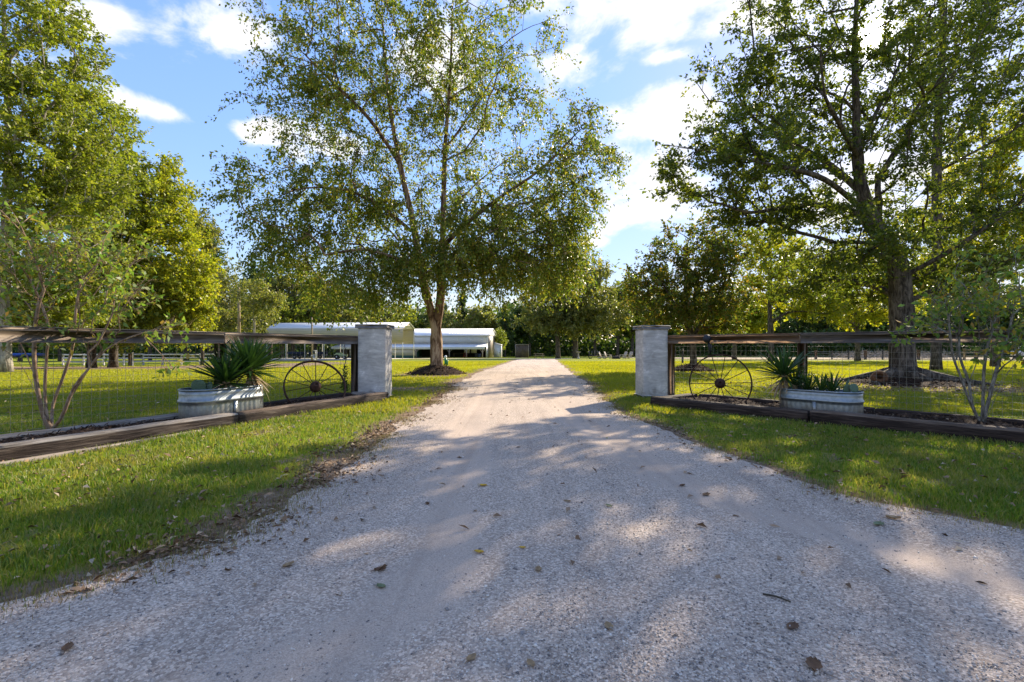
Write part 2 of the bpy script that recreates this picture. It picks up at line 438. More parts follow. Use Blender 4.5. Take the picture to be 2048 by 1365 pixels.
vo = t.n('ShaderNodeTexVoronoi'); vo.inputs['Scale'].default_value = 26; t.l(t.pos(), vo.inputs['Vector'])
a = t.noise(2.2, 5, 0.6, t.scaled(t.pos(), (1, 1, 0.4)))
col = t.mix(t.ramp(vo.outputs['Color'], [(0.2, 0.2), (0.8, 0.8)]), (0.22, 0.25, 0.265), (0.33, 0.36, 0.375))
col = t.mix(1.0, col, t.ramp(a, [(0.3, (0.8, 0.82, 0.84)), (0.7, (1.08, 1.06, 1.03))]), 'MULTIPLY')
sp_ = t.n('ShaderNodeSeparateXYZ'); t.l(t.pos(), sp_.inputs[0])
col = t.mix(t.ramp(t.math('ADD', sp_.outputs['Z'], t.math('MULTIPLY', t.noise(6, 5, .65), 0.3)), [(0.2, 0.75), (0.36, 0.0)]), col, (0.17, 0.13, 0.09))
M['galv'] = t.pbr(col, t.ramp(a, [(0.3, 0.34), (0.7, 0.5)]), 0.85, None, 0.5)
t = MT('rust'); a = t.noise(14, 6, 0.65)
M['rust'] = t.pbr(t.ramp(a, [(0.3, (0.035, 0.02, 0.016)), (0.55, (0.075, 0.038, 0.026)), (0.75, (0.14, 0.066, 0.036))]), 0.85, 0.25, t.bump(a, 0.5, 0.01), 0.3)
t = MT('mulch'); a = t.noise(9, 7, 0.7); b = t.noise(45, 5, 0.65)
col = t.ramp(t.math('ADD', t.math('MULTIPLY', a, 0.45), t.math('MULTIPLY', b, 0.55)), [(0.36, (0.018, 0.011, 0.008)), (0.52, (0.05, 0.030, 0.021)), (0.66, (0.13, 0.083, 0.055))])
M['mulch'] = t.pbr(col, 0.95, 0, t.bump(b, 1.0, 0.05), 0.1)
t = MT('chips')
M['chips'] = t.pbr(t.ramp(t.island(), [(0.0, (0.022, 0.013, 0.009)), (0.55, (0.07, 0.042, 0.028)), (0.85, (0.16, 0.10, 0.065)), (1.0, (0.30, 0.22, 0.15))]), 0.95, 0, None, 0.1)
t = MT('litter')
M['litter'] = t.pbr(t.ramp(t.island(), [(0.0, (0.11, 0.065, 0.035)), (0.4, (0.22, 0.135, 0.075)), (0.75, (0.33, 0.22, 0.13)), (1.0, (0.45, 0.36, 0.24))]), 0.8, 0, None, 0.3)
t = MT('stones')
M['stones'] = t.pbr(t.ramp(t.island(), [(0.0, (0.15, 0.13, 0.12)), (0.2, (0.27, 0.24, 0.215)), (0.5, (0.49, 0.41, 0.34)), (0.8, (0.63, 0.55, 0.46)), (1.0, (0.78, 0.71, 0.62))]), 0.9, 0, None, 0.2)
M['yucca'] = leaf_mat('yucca', [(0.030, 0.070, 0.020), (0.042, 0.095, 0.025), (0.074, 0.130, 0.032)], 0.22, (1.4, 1.5, 0.6), 0.4)
M['yucca_dead'] = leaf_mat('yucca_dead', [(0.276, 0.190, 0.108), (0.403, 0.300, 0.180), (0.509, 0.400, 0.270)], 0.2, (1.1, 1.0, 0.8), 0.7)
M['cactus'] = plain('cactus', (0.085, 0.14, 0.085), 0.55, 0, 0.2, 9, 0.1)
M['white_metal'] = plain('white_metal', (0.72, 0.72, 0.69), 0.4, 0, 0.05, 0.6)
M['black_orb'] = plain('black_orb', (0.018, 0.02, 0.024), 0.5, 0, 0.4, 30, 0.4)
def ribbed(name, col, spacing, axis, rough=0.45, depth=0.5):
    t = MT(name)
    sp = t.n('ShaderNodeSeparateXYZ'); t.l(t.pos(), sp.inputs[0])
    x = t.math('FRACT', t.math('DIVIDE', sp.outputs[axis], spacing))
    rib = t.ramp(x, [(0.0, 1.0), (0.07, 1.0), (0.12, 0.0), (0.88, 0.0), (0.93, 1.0)])
    dirt = t.noise(0.5, 4, 0.6, t.scaled(t.pos(), (1, 1, 0.5)))
    c = t.mix(1.0, col, t.ramp(dirt, [(0.3, (0.9, 0.9, 0.88)), (0.7, (1.05,) * 3)]), 'MULTIPLY')
    return t.pbr(c, rough, 0, t.bump(rib, depth, 0.04), 0.4)
M['wall_white'] = ribbed('wall_white', (0.63, 0.63, 0.60), 0.45, 'X')
M['wall_cream'] = ribbed('wall_cream', (0.60, 0.55, 0.44), 0.45, 'X')
M['wall_green'] = ribbed('wall_green', (0.02, 0.085, 0.06), 0.45, 'X')
M['gable_tan'] = ribbed('gable_tan', (0.36, 0.30, 0.225), 0.45, 'Y')
M['roof_white'] = ribbed('roof_white', (0.76, 0.76, 0.75), 0.6, 'X', 0.35)
M['lap_cream'] = ribbed('lap_cream', (0.50, 0.445, 0.315), 0.3, 'Z', 0.45, 0.8)
M['dark_metal'] = plain('dark_metal', (0.05, 0.055, 0.055), 0.5, 0.2)
M['steel'] = plain('steel', (0.42, 0.43, 0.43), 0.45, 0.6)
M['concrete'] = plain('concrete', (0.40, 0.38, 0.35), 0.9, 0, 0.15, 0.8)
M['dark'] = plain('dark', (0.03, 0.028, 0.026), 0.9)
M['navy'] = plain('navy', (0.02, 0.03, 0.07), 0.5)
M['blue_pad'] = plain('blue_pad', (0.02, 0.09, 0.42), 0.35)
M['white_paint'] = plain('white_paint', (0.66, 0.63, 0.57), 0.7, 0, 0.2, 3)
M['red'] = plain('red', (0.30, 0.03, 0.02), 0.5)
M['lime'] = plain('lime', (0.40, 0.48, 0.26), 0.5)
M['pole_wood'] = wood_mat('pole_wood', (0.22, 0.16, 0.09), (0.33, 0.25, 0.15), (0.42, 0.34, 0.23), (6, 6, 0.3))
M['tyre'] = plain('tyre', (0.02, 0.02, 0.02), 0.85)
M['glass'] = plain('glass', (0.03, 0.04, 0.05), 0.1, 0, 0.1, 1, 0, 0.6)
M['green_pipe'] = plain('green_pipe', (0.015, 0.23, 0.12), 0.4)
M['fence_wire'] = plain('fence_wire', (0.27, 0.25, 0.215), 0.6, 0.2)
M['rope'] = plain('rope', (0.06, 0.05, 0.035), 0.9)

# ------------------------------------------------------------------ drive edges (photo pixels -> ground)
LE = [gp(*p) for p in [(0, 1210), (200, 1150), (380, 1090), (520, 1030), (640, 960), (735, 900), (800, 850), (865, 810), (905, 775), (960, 745), (1010, 728), (1040, 718.6)]]
RE = [gp(*p) for p in [(2048, 1062), (1800, 1010), (1600, 960), (1400, 890), (1250, 825), (1208, 795), (1170, 765), (1146, 748), (1124, 730), (1110, 718.6)]]
ly = np.array([-3.0, 0.0, 1.4] + [p.y for p in LE]); lx = np.array([-14.0, -7.5, -3.7] + [p.x for p in LE])
ry = np.array([-3.0, 0.0, 1.6, 2.5] + [p.y for p in RE]); rx = np.array([16.0, 9.0, 5.6, 4.1] + [p.x for p in RE])
YEND = min(ly[-1], ry[-1])
def edgeL(Y): return np.interp(Y, ly, lx) + (fbm(np.asarray(Y) * 1.3, 3.3) - 0.5) * 0.5 + (fbm(np.asarray(Y) * 6, 9.3) - 0.5) * 0.16
def edgeR(Y): return np.interp(Y, ry, rx) + (fbm(np.asarray(Y) * 1.3, 8.1) - 0.5) * 0.4 + (fbm(np.asarray(Y) * 6, 5.3) - 0.5) * 0.14
OL, DL, NL = np.array([-3.55, 11.1]), np.array([-0.4, -0.9165]), np.array([0.9165, -0.4])
OR_, DR, NR = np.array([3.6, 11.2]), np.array([0.637, -0.771]), np.array([-0.771, -0.637])
def fr(side, d, n, z=0.0):
    o, dd, nn = (OL, DL, NL) if side < 0 else (OR_, DR, NR)
    p = o + dd * d + nn * n
    return Vector((p[0], p[1], z))
def frinv(side, X, Y):
    o, dd, nn = (OL, DL, NL) if side < 0 else (OR_, DR, NR)
    return (X - o[0]) * dd[0] + (Y - o[1]) * dd[1], (X - o[0]) * nn[0] + (Y - o[1]) * nn[1]
MOUNDS = [(-3.25, 20.6, 1.25, 0.42), (12.55, 15.5, 1.7, 0.30), (8.75, 23.3, 0.95, 0.30)]
def in_bed(X, Y, m=0.0):
    d, n = frinv(-1, X, Y); a = (d > 0.1 - m) & (d < 9) & (n > -0.02 - m) & (n < 1.03 + m)
    d, n = frinv(1, X, Y); b = (d > 0.55 - m) & (d < 9) & (n > -0.02 - m) & (n < 1.62 + m)
    return a | b
def on_drive(X, Y, m=0.0): return (X > edgeL(Y) - m) & (X < edgeR(Y) + m) & (Y < YEND)
def in_mound(X, Y, k=0.9):
    r = np.zeros(np.shape(X), bool)
    for (a, b, rr, h) in MOUNDS: r |= ((X - a) ** 2 + (Y - b) ** 2) < (rr * k) ** 2
    return r
def dirtness(X, Y):
    X = np.asarray(X, float); Y = np.asarray(Y, float)
    nL = edgeL(Y) - X; nR = X - edgeR(Y)
    near = np.where(Y < 15, 0.65, 0.9) * (0.4 + 1.2 * fbm(X * 0.9, Y * 0.9))
    e = np.maximum(np.where(nL > -0.3, 1 - np.clip(nL / near, 0, 1), 0), np.where(nR > -0.3, 0.8 * (1 - np.clip(nR / (0.7 * near), 0, 1)), 0))
    e = np.where(Y < YEND + 3, e, 0)
    trk = sstep(-10, -16, X) * 1.6 * np.exp(-((Y - 33 - 2 * fbm(X * 0.1, 4.0)) / 8.0) ** 2)        # worn ground by the white rails
    m = 0
    for (a, b, rr, h) in MOUNDS:
        dd = np.sqrt((X - a) ** 2 + ((Y - b) * 0.9) ** 2); m = np.maximum(m, 0.85 * (1 - sstep(rr * 0.8, rr * 2.0, dd)))
    oak = 0.75 * np.exp(-((X - 13.5) / 5.0) ** 2 - ((Y - 13.0) / 1.7) ** 2)
    p = np.maximum.reduce([e, trk, m * np.ones_like(X), oak])
    p = np.maximum(p, 0.7 * np.exp(-((X + 2.9) / 1.7) ** 2 - ((Y - 13.4) / 1.1) ** 2))
    p = np.maximum(p, np.where(Y < 12, 0.5 * sstep(0.58, 0.72, fbm(X * 2.6 + 40, Y * 2.6 + 7)), 0))
    return np.clip(p * (0.55 + 0.9 * fbm(X * 1.7, Y * 1.7 + 4)), 0, 1)

# ------------------------------------------------------------------ ground
def axis_pts(fine0, fine1, st, far0, far1):
    a = list(np.arange(fine0, fine1, st)); s = st
    x = fine1; out = a
    while x < far1: out.append(x); s *= 1.12; x += s
    out.append(far1)
    s = st; x = fine0 - st; pre = []
    while x > far0: pre.append(x); s *= 1.12; x -= s
    pre.append(far0)
    return np.array(pre[::-1] + out)
gx = axis_pts(-9, 9, 0.16, -700, 700); gy = axis_pts(0.5, 24, 0.16, -30, 900)
XX, YY = np.meshgrid(gx, gy)
ZZ = gz(XX, YY) + (fbm(XX * 0.6, YY * 0.6) - 0.5) * 0.05 * (YY < 60) * (1 - on_drive(XX, YY, 0.3))
V = np.stack([XX, YY, ZZ], -1).reshape(-1, 3)
nxg, nyg = len(gx), len(gy)
I = np.arange(nxg * nyg).reshape(nyg, nxg)
Q = np.stack([I[:-1, :-1], I[:-1, 1:], I[1:, 1:], I[1:, :-1]], -1).reshape(-1, 4)
t = MT('lawn')
at_ = t.n('ShaderNodeAttribute', attribute_name='dirt')
n1 = t.noise(0.35, 4, 0.6); n2 = t.noise(9, 5, 0.65); n3 = t.noise(60, 3, 0.6)
gr = t.ramp(n1, [(0.3, (0.18, 0.22, 0.014)), (0.55, (0.26, 0.29, 0.016)), (0.75, (0.33, 0.32, 0.024))])
gr = t.mix(1.0, gr, t.ramp(n2, [(0.3, (0.65,) * 3), (0.7, (1.2,) * 3)]), 'MULTIPLY')
gr = t.mix(t.ramp(n3, [(0.5, 0.0), (0.75, 0.5)]), gr, (0.17, 0.13, 0.06))
dr = t.ramp(n2, [(0.3, (0.15, 0.10, 0.06)), (0.5, (0.26, 0.18, 0.115)), (0.7, (0.38, 0.29, 0.2))])
fac = t.ramp(t.math('ADD', at_.outputs['Fac'], t.math('MULTIPLY', t.math('SUBTRACT', n2, 0.5), 0.6)), [(0.3, 0.0), (0.6, 1.0)])
M['lawn'] = t.pbr(t.mix(fac, gr, dr), 0.95, 0, t.bump(t.math('ADD', n2, n3), 0.8, 0.05), 0.1)
ground = mesh_obj('ground', V, Q, M['lawn'], smooth=True)
tag(ground, kind='structure')
att = ground.data.attributes.new('dirt', 'FLOAT', 'POINT')
att.data.foreach_set('value', dirtness(XX, YY).astype(np.float32).ravel())

# gravel drive
ys = np.concatenate([np.arange(-2.5, 20, 0.12), np.arange(20, YEND, 0.5), [YEND]])
nc = 41; us = np.linspace(0, 1, nc)
el, er = edgeL(ys), edgeR(ys)
DX = el[:, None] + (er - el)[:, None] * us[None]; DY = np.repeat(ys[:, None], nc, 1)
cross = 4 * us * (1 - us)
ZD = gz(DX, DY) + 0.006 + 0.02 * cross[None] * 1.0 + (fbm(DX * 1.5, DY * 0.8) - 0.5) * 0.028 * np.minimum(1, cross[None] * 3)
rut = np.exp(-((us - 0.27) / 0.055) ** 2) + np.exp(-((us - 0.73) / 0.055) ** 2)
ZD -= 0.014 * rut[None]
I = np.arange(DX.size).reshape(DX.shape)
Q = np.stack([I[:-1, :-1], I[:-1, 1:], I[1:, 1:], I[1:, :-1]], -1).reshape(-1, 4)
t = MT('gravel')
vo = t.n('ShaderNodeTexVoronoi'); vo.inputs['Scale'].default_value = 105; t.l(t.pos(), vo.inputs['Vector'])
vo2 = t.n('ShaderNodeTexVoronoi'); vo2.inputs['Scale'].default_value = 190; t.l(t.pos(), vo2.inputs['Vector'])
b1 = t.noise(1.1, 5, 0.6, None, 0.5); b2 = t.noise(0.4, 3, 0.5); b3 = t.noise(180, 2, 0.5)
sg = t.n('ShaderNodeSeparateColor'); t.l(vo.outputs['Color'], sg.inputs[0])
sg2 = t.n('ShaderNodeSeparateColor'); t.l(vo2.outputs['Color'], sg2.inputs[0])
st1 = t.ramp(sg.outputs[0], [(0.0, (0.26, 0.225, 0.195)), (0.3, (0.36, 0.315, 0.275)), (0.65, (0.44, 0.395, 0.345)), (1.0, (0.62, 0.57, 0.51))])
st2 = t.ramp(sg2.outputs[0], [(0.0, (0.26, 0.225, 0.195)), (0.5, (0.42, 0.37, 0.32)), (1.0, (0.54, 0.49, 0.43))])
ug = t.n('ShaderNodeAttribute', attribute_name='loose')
lo = t.ramp(t.math('ADD', ug.outputs['Fac'], t.math('SUBTRACT', b1, 0.5)), [(0.35, 0.0), (0.65, 1.0)])
dust = t.ramp(b3, [(0.3, (0.36, 0.31, 0.27)), (0.7, (0.53, 0.47, 0.41))])
fine = t.mix(0.5, st2, dust)
col = t.mix(lo, fine, st1)
dk = t.ramp(vo.outputs['Distance'], [(0.0, 1.0), (0.55, 1.0), (0.95, 0.74)])
col = t.mix(1.0, col, t.mix(lo, (0.95, 0.95, 0.95), dk), 'MULTIPLY')
col = t.mix(1.0, col, t.ramp(b2, [(0.3, (1.02, 0.92, 0.82)), (0.7, (1.36, 1.21, 1.06))]), 'MULTIPLY')
stk = t.noise(1.0, 5, 0.6, t.scaled(t.pos(), (5.5, 0.22, 1.0)), 0.4)
col = t.mix(1.0, col, t.ramp(stk, [(0.3, (0.86, 0.84, 0.83)), (0.5, (1.0, 1.0, 1.0)), (0.7, (1.1, 1.08, 1.07))]), 'MULTIPLY')
spk = t.noise(38, 3, 0.7)
col = t.mix(t.ramp(spk, [(0.66, 0.0), (0.74, 0.6)]), col, (0.16, 0.13, 0.105))
hgt = t.math('ADD', t.math('MULTIPLY', t.math('SUBTRACT', 1.0, vo.outputs['Distance']), lo), t.math('MULTIPLY', sg2.outputs[1], 0.35))
M['gravel'] = t.pbr(col, 0.95, 0, t.bump(hgt, 0.6, 0.008), 0.15)
drive = mesh_obj('gravel_driveway', np.stack([DX, DY, ZD], -1).reshape(-1, 3), Q, M['gravel'], smooth=True)
tag(drive, kind='structure')
loose = np.clip(0.75 - 0.75 * rut[None] + 0 * DX + 0.25 * (DY < 4), 0, 1)
a_ = drive.data.attributes.new('loose', 'FLOAT', 'POINT'); a_.data.foreach_set('value', loose.astype(np.float32).ravel())
def dz(X, Y):
    el_, er_ = edgeL(Y), edgeR(Y); u = np.clip((X - el_) / (er_ - el_), 0, 1); c_ = 4 * u * (1 - u)
    ru = np.exp(-((u - 0.27) / 0.07) ** 2) + np.exp(-((u - 0.73) / 0.07) ** 2)
    return gz(X, Y) + 0.006 + 0.02 * c_ + (fbm(X * 1.5, Y * 0.8) - 0.5) * 0.028 * np.minimum(1, c_ * 3) - 0.014 * ru

# cross lane at the far end, slab by the barn, dry pasture
def sheet(name, poly, dzz, mat, n=14):
    """quad patch given by four corners (x,y), draped on the ground"""
    p = [np.array(q, float) for q in poly]; Vv = []
    for i in range(n + 1):
        for j in range(n + 1):
            a, b = i / n, j / n
            q = (p[0] * (1 - a) + p[1] * a) * (1 - b) + (p[3] * (1 - a) + p[2] * a) * b
            Vv.append((q[0], q[1], G(q[0], q[1]) + dzz))
    k = n + 1
    Qf = [(i * k + j, (i + 1) * k + j, (i + 1) * k + j + 1, i * k + j + 1) for i in range(n) for j in range(n)]
    return tag(mesh_obj(name, np.array(Vv), Qf, mat, smooth=True), kind='structure')
sheet('gravel_lane', [(-14, YEND - 0.3), (9, YEND - 0.3), (9, YEND + 9), (-14, YEND + 9)], 0.012, M['gravel'])
t = MT('pasture'); n1 = t.noise(0.3, 5, 0.6); n2 = t.noise(3, 5, 0.7)
M['pasture'] = t.pbr(t.mix(1.0, t.ramp(n1, [(0.3, (0.24, 0.19, 0.115)), (0.55, (0.38, 0.30, 0.19)), (0.75, (0.44, 0.37, 0.25))]), t.ramp(n2, [(0.3, (0.8,) * 3), (0.7, (1.15,) * 3)]), 'MULTIPLY'), 0.95, 0, t.bump(n2, 0.6, 0.2), 0.1)
sheet('pasture', [(24, 58), (160, 50), (190, 128), (24, 112)], 0.05, M['pasture'])

# ------------------------------------------------------------------ trees
def smooth_poly(P, step):
    P = [Vector(p) for p in P]
    out = []
    for i in range(len(P) - 1):
        p0, p1, p2, p3 = P[max(i - 1, 0)], P[i], P[i + 1], P[min(i + 2, len(P) - 1)]
        k = max(1, int((p2 - p1).length / step))
        for j in range(k):
            u = j / k
            out.append(0.5 * ((2 * p1) + (p2 - p0) * u + (2 * p0 - 5 * p1 + 4 * p2 - p3) * u * u + (3 * p1 - p0 - 3 * p2 + p3) * u ** 3))
    out.append(P[-1]); return out

def leaves_arrays(pos, dr, nrm, L, W, fold=0.18):
    """kite leaves: pos base, dr unit axis, nrm approx normal"""
    n = len(pos)
    side = np.cross(dr, nrm); side /= np.linalg.norm(side, axis=1, keepdims=True) + 1e-9
    nn = np.cross(side, dr)
    L = L[:, None]; W = W[:, None]
    v0 = pos; v2 = pos + dr * L + nn * L * -0.12
    m = pos + dr * L * 0.45
    v1 = m + side * W * 0.5 + nn * W * fold; v3 = m - side * W * 0.5 + nn * W * fold
    V = np.stack([v0, v1, v2, v3], 1).reshape(-1, 3)
    return V, np.arange(n * 4).reshape(n, 4)
def unit(a): return a / (np.linalg.norm(a, axis=-1, keepdims=True) + 1e-9)

def make_tree(name, label, base, limbs, blobs, trunk_r, n_leaves, leaf=0.14, spray=0.55, lm='leaf_oak', bm='bark_oak',
              bf=0.35, seed=1, group=None, droop=0.0, sides=12, step=0.45, flare=1.5, cat='tree', rtip=0.011, shell=0.5, twigs=4, up=0.15,
              aspect=0.6, base_z=None, min_r=0.0, gap=0.0, flat=1.0):
    rg = np.random.default_rng(seed)
    bz = G(base[0], base[1]) - 0.05 if base_z is None else base_z
    B = Vector((base[0], base[1], bz))
    root = thing(name, label, cat, B, 0, group)
    pos = [np.zeros(3)]; par = [-1]; plen = [0.0]
    for li, lm_ in enumerate(limbs):
        pts = [np.array(p) - np.array(B) for p in smooth_poly(lm_, step)]
        if li == 0: cur = 0; pts = pts[1:] if np.linalg.norm(pts[0]) < 0.3 else pts
        else:
            A = np.array(pos); cur = int(np.argmin(((A - pts[0]) ** 2).sum(1))); pts = pts[1:]
        for p in pts:
            pos.append(p); par.append(cur); plen.append(plen[cur] + np.linalg.norm(p - pos[cur])); cur = len(pos) - 1
    nl = len(pos)
    T = []
    for (c, r, k) in blobs:
        c = np.array(c) - np.array(B)
        u = unit(rg.normal(size=(k, 3))) * (rg.random((k, 1)) ** (shell / 1.0))
        T.append(c + u * np.array(r))
    T = np.concatenate(T)
    T = T[T[:, 2] > 0.8]
    if gap:
        W_ = T + np.array(B) - np.array([0, 0, CAMH]); T = T[(unit(W_) @ np.array(sund)) < math.cos(R(gap))]
    A = np.array(pos)
    md = np.min(((T[:, None, :] - A[None, ::2, :]) ** 2).sum(2), 1); T = T[np.argsort(md)]
    cap = len(pos) + len(T) * 14 + 100
    P = np.zeros((cap, 3)); P[:nl] = A; PL = np.zeros(cap); PL[:nl] = plen; n = nl
    elig0 = P[:nl, 2] > min(0.25 * T[:, 2].max(), T[:, 2].min() + 0.5)
    elig = np.zeros(cap, bool); elig[:nl] = elig0; elig[nl - 1] = True
    tips = []
    for tp in T:
        dd = np.sqrt(((P[:n] - tp) ** 2).sum(1)); cost = dd + bf * PL[:n] + np.where(elig[:n], 0, 1e6) + np.where(P[:n, 2] > tp[2] + 0.4, (1.2 if not droop else 0.2), 0)
        j = int(np.argmin(cost)); d = dd[j]
        k = max(1, int(d / step)); s0 = P[j].copy(); cur = j
        bow = rg.normal(size=3) * 0.07 * d; bow[2] += 0.10 * d * (1 if not droop else 1.5)
        for q in range(1, k + 1):
            u = q / k
            p = s0 + (tp - s0) * u + bow * 4 * u * (1 - u) * 0.5
            if n >= cap: break
            P[n] = p; par.append(cur); PL[n] = PL[cur] + d / k; elig[n] = True; cur = n; n += 1
        tips.append(cur)
    P = P[:n]; par = np.array(par)
    cnt = np.zeros(n); cnt[tips] += 1
    for i in range(n - 1, 0, -1): cnt[par[i]] += cnt[i]
    cnt = np.maximum(cnt, 1)
    pw = math.log(trunk_r / rtip) / math.log(max(cnt[0], 2))
    rad = np.maximum(rtip * cnt ** pw, min_r)
    # chains
    kids = [[] for _ in range(n)]
    for i in range(1, n): kids[par[i]].append(i)
    mb = MB(); random.seed(seed)
    stack = [(0, None)]
    while stack:
        s, pr = stack.pop()
        chain = [s] if pr is None else [pr, s]
        cur = s
        while kids[cur]:
            ks = sorted(kids[cur], key=lambda q: -cnt[q]); nx = ks[0]
            for o_ in ks[1:]: stack.append((o_, cur))
            chain.append(nx); cur = nx
        pp = [P[i] for i in chain]; rr = [rad[i] for i in chain]
        if pr is not None: rr[0] = min(rad[s] * 1.15, rad[pr])
        if pr is None and flare:
            for q in range(len(chain)):
                hgt_ = pp[q][2]
                rr[q] *= 1 + (flare - 1) * math.exp(-max(hgt_, 0) / 0.35)
        mx = max(rr)
        ns = sides if mx > 0.12 else (7 if mx > 0.05 else 4)
        mb.tube(pp, rr, ns, True, 0.07 if mx > 0.1 else 0.0)
    # leaf sprays
    tipP = P[tips]
    out = unit(tipP - (tipP.mean(0) * np.array([1, 1, 0.8]))[None])
    kt = twigs
    tw0 = np.repeat(tipP, kt, 0)
    td = unit(np.repeat(out, kt, 0) * 0.55 + rg.normal(size=(len(tw0), 3)) * 0.75 + np.array([0, 0, up - droop]))
    td = unit(td * np.array([1, 1, flat]))
    tl = spray * (0.5 + rg.random(len(tw0)) * 0.9)
    # twig prisms
    o1 = unit(np.cross(td, rg.normal(size=td.shape))); o2 = np.cross(td, o1)
    tv = []
    for k in range(3):
        a = 2 * math.pi * k / 3; tv.append(tw0 + (o1 * math.cos(a) + o2 * math.sin(a)) * rtip * 0.6)
    end = tw0 + td * tl[:, None] + np.array([0, 0, -1])[None] * (droop * tl[:, None] * 0.4)
    tv.append(end); TV = np.stack(tv, 1).reshape(-1, 3)
    b_ = np.arange(len(tw0)) * 4
    TF = np.concatenate([np.stack([b_, b_ + 1, b_ + 3], 1), np.stack([b_ + 1, b_ + 2, b_ + 3], 1), np.stack([b_ + 2, b_, b_ + 3], 1)])
    base_i = len(mb.v)
    Vt = np.concatenate([np.array(mb.v), TV]); Ft = mb.f + (TF + base_i).tolist()
    trunk = mesh_obj('trunk', Vt, Ft, M[bm], root, True)
    pick = rg.integers(0, len(tw0), n_leaves)
    u = rg.random(n_leaves) ** 0.8
    lp = tw0[pick] + td[pick] * (tl[pick] * u)[:, None] + np.array([0, 0, -1])[None] * (droop * tl[pick] * u * u * 0.4)[:, None]
    lp += rg.normal(size=lp.shape) * spray * 0.085 * np.array([1, 1, 0.5 + 0.5 * flat])
    ld = unit(td[pick] * 0.6 + rg.normal(size=lp.shape) * 0.8 + np.array([0, 0, -0.25 - droop * 0.6]))
    ln = unit(rg.normal(size=lp.shape) * 0.8 + np.array([0, 0, 0.7]))
    if gap:
        kk = (unit(lp + np.array(B) - np.array([0, 0, CAMH])) @ np.array(sund)) < math.cos(R(gap * .55)); lp, ld, ln = lp[kk], ld[kk], ln[kk]; n_leaves = len(lp)
    LL = leaf * (0.55 + 0.75 * rg.random(n_leaves)); WW = LL * (aspect * (0.75 + 0.5 * rg.random(n_leaves)))
    Vl, Fl = leaves_arrays(lp, ld, ln, LL, WW)
    mesh_obj('crown', Vl, Fl, M[lm], root)
    return root

def E(px, py, rx_, ry_, Y, depth, k, dy=0.0):
    """crown lobe seen round pixel (px,py) at distance Y+dy"""
    Y2 = Y + dy; p = at(px, py, Y2); s = Y2 / F
    return ((p.x, p.y, p.z), (rx_ * s, depth, ry_ * s), k)
def L3(pts, Y):
    return [at(p[0], p[1], Y + (p[2] if len(p) > 2 else 0)) for p in pts]

# the two-stemmed birch by the drive
Yb = 20.6
bb = at(872, 746, Yb)
make_tree('river_birch', 'tall twin-stemmed birch with peeling brown bark standing in a mulch mound beside the drive', (bb.x, bb.y),
          [L3([(873, 752), (873, 700), (870, 655), (856, 600), (842, 540), (825, 440), (800, 330), (778, 200), (768, 80), (760, -60), (750, -200)], Yb),
           L3([(871, 672), (881, 600), (884, 520), (886, 450), (890, 300), (900, 160), (905, 20), (910, -150)], Yb),
           L3([(885, 495), (930, 450, -.5), (1000, 395, -1), (1080, 340, -1.5), (1160, 260, -2)], Yb),
           L3([(886, 450), (940, 380, 1.2), (1000, 330, 2), (1060, 290, 2.5)], Yb),
           L3([(830, 470), (770, 420, -1), (690, 380, -2), (590, 380, -3), (520, 420, -3.5)], Yb),
           L3([(800, 330), (740, 240, -1), (670, 170, -1.5), (600, 100, -2)], Yb),
           L3([(890, 300), (960, 200, 1), (1020, 90, 1.5), (1050, 0, 2)], Yb),
           L3([(842, 540), (800, 520, -1.5), (730, 500, -2.5), (650, 510, -3)], Yb)],
          [E(790, 90, 270, 240, Yb, 4.6, 190), E(650, 390, 165, 120, Yb, 3.2, 84, -1.2), E(1050, 430, 150, 130, Yb, 3.2, 95, -.6), E(960, 200, 190, 210, Yb, 4.2, 110),
           E(820, 440, 230, 100, Yb, 4.0, 110), E(1150, 320, 85, 130, Yb, 2.4, 48, -1.6), E(640, 190, 150, 140, Yb, 3.0, 60, -1), E(700, 560, 110, 50, Yb, 2.6, 30, -1),
           E(1050, 540, 120, 40, Yb, 2.4, 34), E(540, 420, 80, 90, Yb, 2.0, 16, -2.5), E(870, 490, 150, 75, Yb, 1.8, 70, -1.8), E(760, 540, 110, 50, Yb, 1.8, 34, -1.4), E(1080, 500, 120, 70, Yb, 2.0, 40, -1.2), E(720, 190, 170, 170, Yb, 3.4, 50, -.6), E(960, 520, 90, 50, Yb, 2.0, 34, -1.2), E(610, 490, 90, 50, Yb, 1.8, 24, -1.6), E(1130, 470, 60, 70, Yb, 1.8, 24, -1)],
          0.25, 140000, 0.122, 0.95, 'leaf_birch', 'bark_birch', 0.32, 11, droop=0.75, sides=16, step=0.4, flare=1.35, rtip=0.010, shell=0.42, twigs=4, up=0.1)

